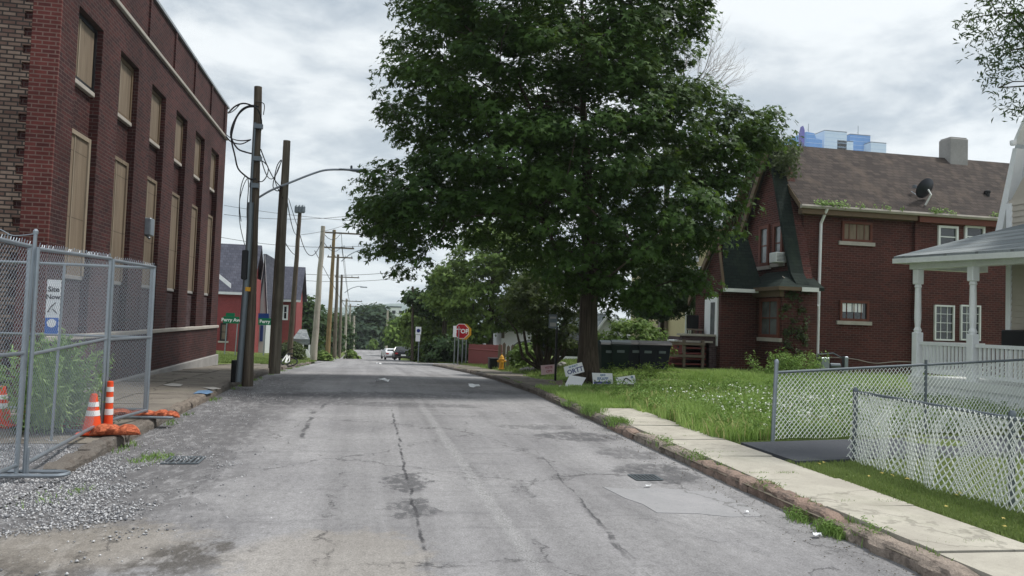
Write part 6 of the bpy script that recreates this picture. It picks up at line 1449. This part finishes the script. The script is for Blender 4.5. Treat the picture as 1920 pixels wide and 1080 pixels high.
# --- blades
def blades(name, X, Y, hgt, wid, mat, lab, cat='grass', lean=.35, zf=None, kind='stuff', off=0.0, parent=None):
    n = len(X); Z = (T(X, Y) if zf is None else zf(X, Y))+off; a = rng.uniform(0, 2*math.pi, n); h = hgt*rng.uniform(.55, 1.25, n); la = rng.uniform(0, 2*math.pi, n); ll = lean*h*rng.uniform(.3, 1.4, n)
    c, s = np.cos(a)*wid, np.sin(a)*wid; lx, ly = np.cos(la)*ll, np.sin(la)*ll
    base = np.stack([X, Y, Z-.02], 1); mid = base+np.stack([lx*.35, ly*.35, h*.6], 1); tip = base+np.stack([lx, ly, h], 1); w = np.stack([c, s, 0*c], 1)
    V = np.stack([base-w, base+w, mid+w*.7, mid-w*.7, tip+w*.08, tip-w*.08], 1).reshape(-1, 3); i = np.arange(n)[:, None]*6
    F = np.concatenate([i+np.array([0, 1, 2, 3]), i+np.array([3, 2, 4, 5])], 0); o = np_mesh(name, V, F, mat, parent, parent.location if parent is not None else None)
    if kind: tag(o, None, None, None, kind)
    if lab and not parent: tag(o, lab, cat)
    return o
def scatter(n, x0, x1, y0, y1, dens=None, clump=0):
    X = rng.uniform(x0, x1, n); Y = y0+(y1-y0)*rng.uniform(0, 1, n)**1.25
    if clump:
        k = rng.integers(0, clump, n); cx = rng.uniform(x0, x1, clump); cy = y0+(y1-y0)*rng.uniform(0, 1, clump)**1.25; X = cx[k]+rng.normal(size=n)*.09; Y = cy[k]+rng.normal(size=n)*.09
    if dens is not None: m = rng.uniform(0, 1, len(X)) < dens(X, Y); X, Y = X[m], Y[m]
    return X, Y
# meadow lot on the right
def notsteps(X, Y): 
    ins = (X > 5.02+.10*np.sin(Y*2.1)+.08*np.sin(Y*6.3)) & ~((Y < 10.3+(X-5.7)*.19)) & ~((X > 12.8) & (Y > 25.4)) & ~((X > 15.5) & (Y > 25.7)); return np.where(ins, 1.0, 0.0)
X, Y = scatter(80000, 5.0, 13, 10.2, 25, notsteps); blades('grass', X, Y, (.06+.17*sstep(16.5, 14.5, Y)+.06*sstep(8.3, 10, X)*sstep(15, 17, Y))*(.95+.35*np.sin(X*2.3+np.sin(Y*1.7)*2)+.25*np.sin(Y*3.1+X*1.3)), .011, M['grass'], 'tall green meadow grass between the pavement and the brick house')
X, Y = scatter(16000, 12, 26, 10.6, 25.6, notsteps); blades('grass', X, Y, .18, .014, M['grass'], 'tall grass in the yard behind the chain link fence')
X, Y = scatter(15000, 4.1, 6.5, 14.1, 18.6); blades('grass', X, Y, .12, .009, M['grass'], 'grass creeping over the pavement in front of the maple', zf=lambda X, Y: G(Y)+.1)
X, Y = scatter(9000, 5.4, 9.5, 23.5, 46); blades('grass', X, Y, .14, .014, M['grass_short'], 'rough verge grass around the yellow hydrant')
X, Y = scatter(30000, 5.08, 6.4, 2.6, 8.7); blades('grass', X, Y, .055, .0045, M['grass_short'], 'mown grass strip along the white chain link fence')
X, Y = scatter(16000, 6.3, 13, 2.6, 8.9); blades('grass', X, Y, .1, .006, M['grass_short'], 'lawn behind the white chain link fence')
X, Y = scatter(26000, -16, -2.95, 32.8, 49); blades('grass', X, Y, .1, .02, M['grass_short'], 'bright corner lawn beyond the warehouse')
X, Y = scatter(5000, 5.0, 13, 10.2, 22, notsteps); blades('dry_grass', X, Y, .2*sstep(19, 14, Y)+.06, .008, M['straw'], 'pale dry grass stems standing among the meadow grass', 'grass', lean=.5)
# weeds with broad leaves in the meadow
def weedclump(n, xr, yr, per, rad, size, mat, lab, hgt=.25, dens=None, name='weeds', shape='long'):
    X, Y = scatter(n, *xr, *yr, dens); Z = T(X, Y); C = np.stack([X, Y, Z+rng.uniform(.05, hgt, len(X)), 0*X], 1); P, N = leaves_for(C, per, rad, 1.0, 0, None, 1.0); return tag(leaf_mesh(name, P, N, size, M[mat], None, None, shape), lab, 'weeds', None, 'stuff')
weedclump(1700, (5.15, 12), (10.4, 18), 12, .15, .085, 'weed', 'broad leaved weeds mixed into the meadow grass', .28, notsteps)
weedclump(70, (12.5, 14.5), (22, 24), 30, .22, .12, 'weed', 'tall leafy weeds growing at the foot of the brick house', .75)
weedclump(60, (6.2, 9.0), (20.8, 22.4), 18, .18, .1, 'leaf_mid', 'leafy weeds around the foot of the maple trunk', .35)
# clover flowers
def fdens(X, Y): return notsteps(X, Y)*np.clip(1.25-np.abs(Y-12.2-(X-6)*.25)/3.2, 0, 1)*np.clip((X-5.5)/1.2, 0, 1)*(np.sin(X*3.1+Y)+np.sin(Y*4.3-X*2)+np.sin(X*7+Y*5)*.5 > -.2)
X, Y = scatter(5200, 5.2, 12, 10.3, 20, fdens); Z = T(X, Y)+rng.uniform(.17, .36, len(X)); C = np.stack([X, Y, Z, 0*X], 1); P, N = leaves_for(C, 4, .02, 1, 0, None, .6); tag(leaf_mesh('clover_flowers', P, N, .028, M['flower'], None, None, 'quad'), 'small white clover flowers scattered through the meadow', 'flowers', None, 'stuff')
# weeds in the right kerb and pavement joints
def joint(px, py, n, hgt, spread, lab, X_off=0, zoff=.1):
    lowq = zoff < .06; q = atX(px, py, 3.93 if lowq else 4.1); zoff = float(G(q[1]))+(.03 if lowq else .12); X = q[0]+rng.normal(size=n)*spread*.5; Y = q[1]+rng.normal(size=n)*spread*.95; t = thing('weed_tuft', (q[0], q[1], zoff), lab, 'weed', 'weed tufts along the right kerb')
    blades('blades', X, Y, hgt, .006, M['weed'], None, zf=lambda X, Y: 0*X+zoff-.04, parent=t, kind=None, lean=.7)
    C = np.stack([X[::6], Y[::6], 0*X[::6]+zoff+hgt*.35, 0*X[::6]], 1); P, N = leaves_for(C, 5, .05, 1, 0, None, 1); leaf_mesh('leaves', P, N, .04, M['weed'], t, t.location, 'long'); return t
joint(1560, 1005, 260, .10, .1, 'bright weed tuft in the gutter nearest the camera', zoff=.03); joint(1500, 968, 160, .08, .09, 'weed tuft between the kerb stones beside the paper scrap', zoff=.05)
joint(1440, 932, 120, .05, .12, 'flat weeds on the kerb above the light asphalt patch', zoff=.13); joint(1305, 884, 150, .06, .13, 'small weeds where the kerb is broken beside the drain', zoff=.12); joint(1245, 856, 170, .07, .13, 'weeds on the red kerb stones right of the drain', zoff=.12)
joint(1160, 815, 420, .13, .17, 'big weed tuft on the kerb, nearest of the larger tufts', zoff=.13); joint(1110, 790, 420, .17, .17, 'tall weed tuft on the kerb between two larger tufts', zoff=.13); joint(1075, 776, 260, .1, .2, 'low weed tuft at the corner where the slabs begin', zoff=.12)
joint(1640, 1035, 90, .05, .1, 'sparse weeds behind the kerb stone at the lower right', zoff=.13)
n = 3600; X = rng.uniform(4.15, 5.1, n); yj = np.array([3.95, 5.3, 6.65, 8.0, 9.35, 10.7, 12.05, 13.4]); Y = yj[rng.integers(0, 8, n)]+rng.normal(size=n)*.03; k_ = np.sin(X*5+Y*3)+np.sin(X*13-Y*2) > -.3; X, Y = X[k_], Y[k_]; blades('joint_weeds', X, Y, .04, .004, M['weed'], 'low weeds in the joints of the right pavement', 'weeds', zf=lambda X, Y: G(Y)+.1)
n = 2600; Y = rng.uniform(4.8, 40, n); X = 4.14+rng.normal(size=n)*.03; m_ = np.sin(Y*3.1)+np.sin(Y*7.7) > .2; blades('kerb_weeds', X[m_], Y[m_], .05, .005, M['weed'], 'thin weeds along the back of the right kerb', 'weeds', zf=lambda X, Y: G(Y)+.11)
n = 3000; Y = rng.uniform(9.6, 40, n); X = -2.9+np.abs(rng.normal(size=n))*.08; m_ = (np.sin(Y*2.1)+np.sin(Y*5.7) > .7) | (np.abs(Y-10.2) < .4); blades('kerb_weeds', X[m_], Y[m_], .06, .006, M['weed'], 'thin weeds in the left gutter', 'weeds', zf=lambda X, Y: G(Y)+.0)
# bushy weed clump inside the construction fence
bw_ = Vector((-3.85, 10.7, .1)); t = thing('weed_bush', bw_, 'tall feathery green weed bush growing inside the construction fence', 'bush'); mb = MB(); PP = []
for k in range(130):
    a = random.uniform(0, 6.28); rr = min(abs(random.gauss(0, .26)), .46); b0_ = bw_+Vector((math.cos(a)*rr*.7, math.sin(a)*rr*.7, 0)); h_ = random.uniform(.75, 1.3)*(1-.35*rr); tp_ = b0_+Vector((math.cos(a)*rr*.7+random.uniform(-.08, .08), math.sin(a)*rr*.7, h_)); mb.tube([b0_, b0_.lerp(tp_, .5)+Vector((random.uniform(-.03, .03), 0, 0)), tp_], [.006, .005, .002], 4, False)
    for j in range(80): f = random.uniform(.12, 1.0); q = b0_.lerp(tp_, f); sp2 = .1*(1.15-f); PP.append((q.x+random.gauss(0, sp2), q.y+random.gauss(0, sp2), q.z+random.gauss(0, .03)))
mb.build('stems', M['sage'], t); PP = np.array(PP); N = rng.normal(size=PP.shape)+np.array([0, -.3, .5]); leaf_mesh('leaves', PP, N, .085, M['sage'], t, bw_, 'long')
C = np.array([(random.uniform(-5.2, -3.3), random.uniform(10.3, 11.6), .14, 0) for _ in range(120)]); P, N = leaves_for(C, 16, .12, .5, 0, None, 1); tag(leaf_mesh('low_weeds', P, N, .05, M['leaf_olive'], None, None, 'long'), 'low dark weeds at the foot of the weed bush', 'weeds', None, 'stuff')
for (px, py, n) in ((145, 920, 60), (68, 940, 40), (300, 855, 160), (275, 862, 120)):
    q = on_road(px, py); X = q[0]+rng.normal(size=n)*.1; Y = q[1]+rng.normal(size=n)*.12; blades('gravel_weeds', X, Y, .05, .006, M['weed'], 'tiny green weeds at the left gravel edge', 'weeds', zf=lambda X, Y: G(Y)+.0, lean=.8)
for (pts_, m_, nm) in ((((362, 739), (372, 733), (392, 732), (400, 736), (388, 740), (376, 738)), 'signblue_pale', 'blue_paint_mark'), (((305, 722), (322, 719), (343, 721), (338, 725), (318, 724)), 'rock', 'white_paint_mark'), (((380, 727), (400, 726), (415, 729), (398, 731)), 'rock', 'white_paint_mark')):
    P = []
    for a_, b_ in pts_:
        q = atZ(a_, b_, .1); P.append((q[0], q[1], float(G(q[1]))+.134))
    tag(MB().prism([Vector(p) for p in P], (0, 0, .002)).build(nm, M[m_]), kind='structure')
# gravel stones
def stones(n, x0, x1, y0, y1, s0, s1, dens, name, lab, mat):
    X, Y = scatter(n, x0, x1, y0, y1, dens); n = len(X); s = s0+(s1-s0)*rng.uniform(0, 1, n)**2.5
    L = np.array([(1, 0, 0), (0, 1, 0), (-1, 0, 0), (0, -1, 0), (0, 0, .75), (0, 0, -.5)]); F = np.array([(0, 1, 4), (1, 2, 4), (2, 3, 4), (3, 0, 4), (1, 0, 5), (2, 1, 5), (3, 2, 5), (0, 3, 5)])
    a = rng.uniform(0, 6.28, n); V = L[None]*s[:, None, None]*rng.uniform(.55, 1.25, (n, 6, 1)); c, s_ = np.cos(a)[:, None], np.sin(a)[:, None]
    Vx = V[..., 0]*c-V[..., 1]*s_; Vy = V[..., 0]*s_+V[..., 1]*c; Z = np.where((X < -2.95) & (Y > 9.75), G(Y)+.12, G(Y)+mound(X, Y))+s*.2
    V = np.stack([Vx+X[:, None], Vy+Y[:, None], V[..., 2]+Z[:, None]], -1).reshape(-1, 3); F_ = (np.arange(n)[:, None, None]*6+F[None]).reshape(-1, 3)
    return tag(np_mesh(name, V, F_, mat), lab, 'gravel', None, 'stuff')
def mk_gravel():
    m = bpy.data.materials.new('crushed stone'); m.use_nodes = True; nt = NT(m.node_tree); b = m.node_tree.nodes['Principled BSDF']; g = m.node_tree.nodes.new('ShaderNodeNewGeometry')
    setb(nt, b, nt.mix(g.outputs['Random Per Island'], srgb(88, 90, 96), srgb(204, 204, 206)), .9); return m
M['gravel'] = mk_gravel()
wob = lambda X, Y: .35*np.sin(X*3+Y*2)+.25*np.sin(X*7-Y*5)
gd = lambda X, Y: np.clip((-1.9-X+wob(X, Y)*1.2)/.8, 0, 1)*np.clip((Y-6.35+wob(Y, X)*.5)/.3, 0, 1)
stones(80000, -8, -1.0, 6.1, 9.6, .004, .017, gd, 'gravel', 'grey crushed stone spread over the left edge of the road', M['gravel'])
stones(5200, -7, 0.0, 3.6, 10.5, .004, .016, lambda X, Y: np.clip((.3-X)/4, 0, 1), 'loose_stones', 'loose chips of stone scattered on the asphalt at the left', M['gravel'])
stones(7000, -2.95, -.8, 9.0, 22, .004, .012, lambda X, Y: np.clip((-1.6-X+wob(X, Y))/1.0, 0, 1), 'gutter_grit', 'gravel and grit along the left gutter', M['gravel'])
stones(2500, 3.2, 4.0, 4.5, 14, .003, .011, lambda X, Y: np.clip((X-3.4)/.5, 0, 1), 'gutter_grit', 'grit and leaf litter along the right gutter', M['dirt'])
# fallen yellow leaves on the right grass strip
for i in range(14):
    yy = random.uniform(5.2, 8.4); xx = random.uniform(5.2, 5.9); P = np.array([(xx, yy, float(G(yy))+.16)]); N = np.array([(random.uniform(-.3, .3), -.3, 1.)]); o = leaf_mesh('fallen_leaf', P-np.array([[xx, yy, 0]]), N, .045, M['gold'], None, None, 'lobed'); o.location = (xx, yy, 0); tag(o, 'yellow fallen leaf lying on the grass strip beside the white fence', 'leaf', 'fallen yellow leaves')
# thin even air over the street: far things fade a little
hz_m = bpy.data.materials.new('haze air'); hz_m.use_nodes = True; t_ = hz_m.node_tree; t_.nodes.remove(t_.nodes['Principled BSDF'])
pv = t_.nodes.new('ShaderNodeVolumePrincipled'); pv.inputs['Color'].default_value = (.86, .91, .95, 1); pv.inputs['Density'].default_value = .00032; pv.inputs['Anisotropy'].default_value = .3
t_.links.new(pv.outputs[0], t_.nodes['Material Output'].inputs['Volume'])
tag(MB().box(-300, 400, -30, 760, -14, 90).build('haze', hz_m), kind='stuff')
# clean helper property
for o in bpy.data.objects:
    if '_abs' in o: del o['_abs']
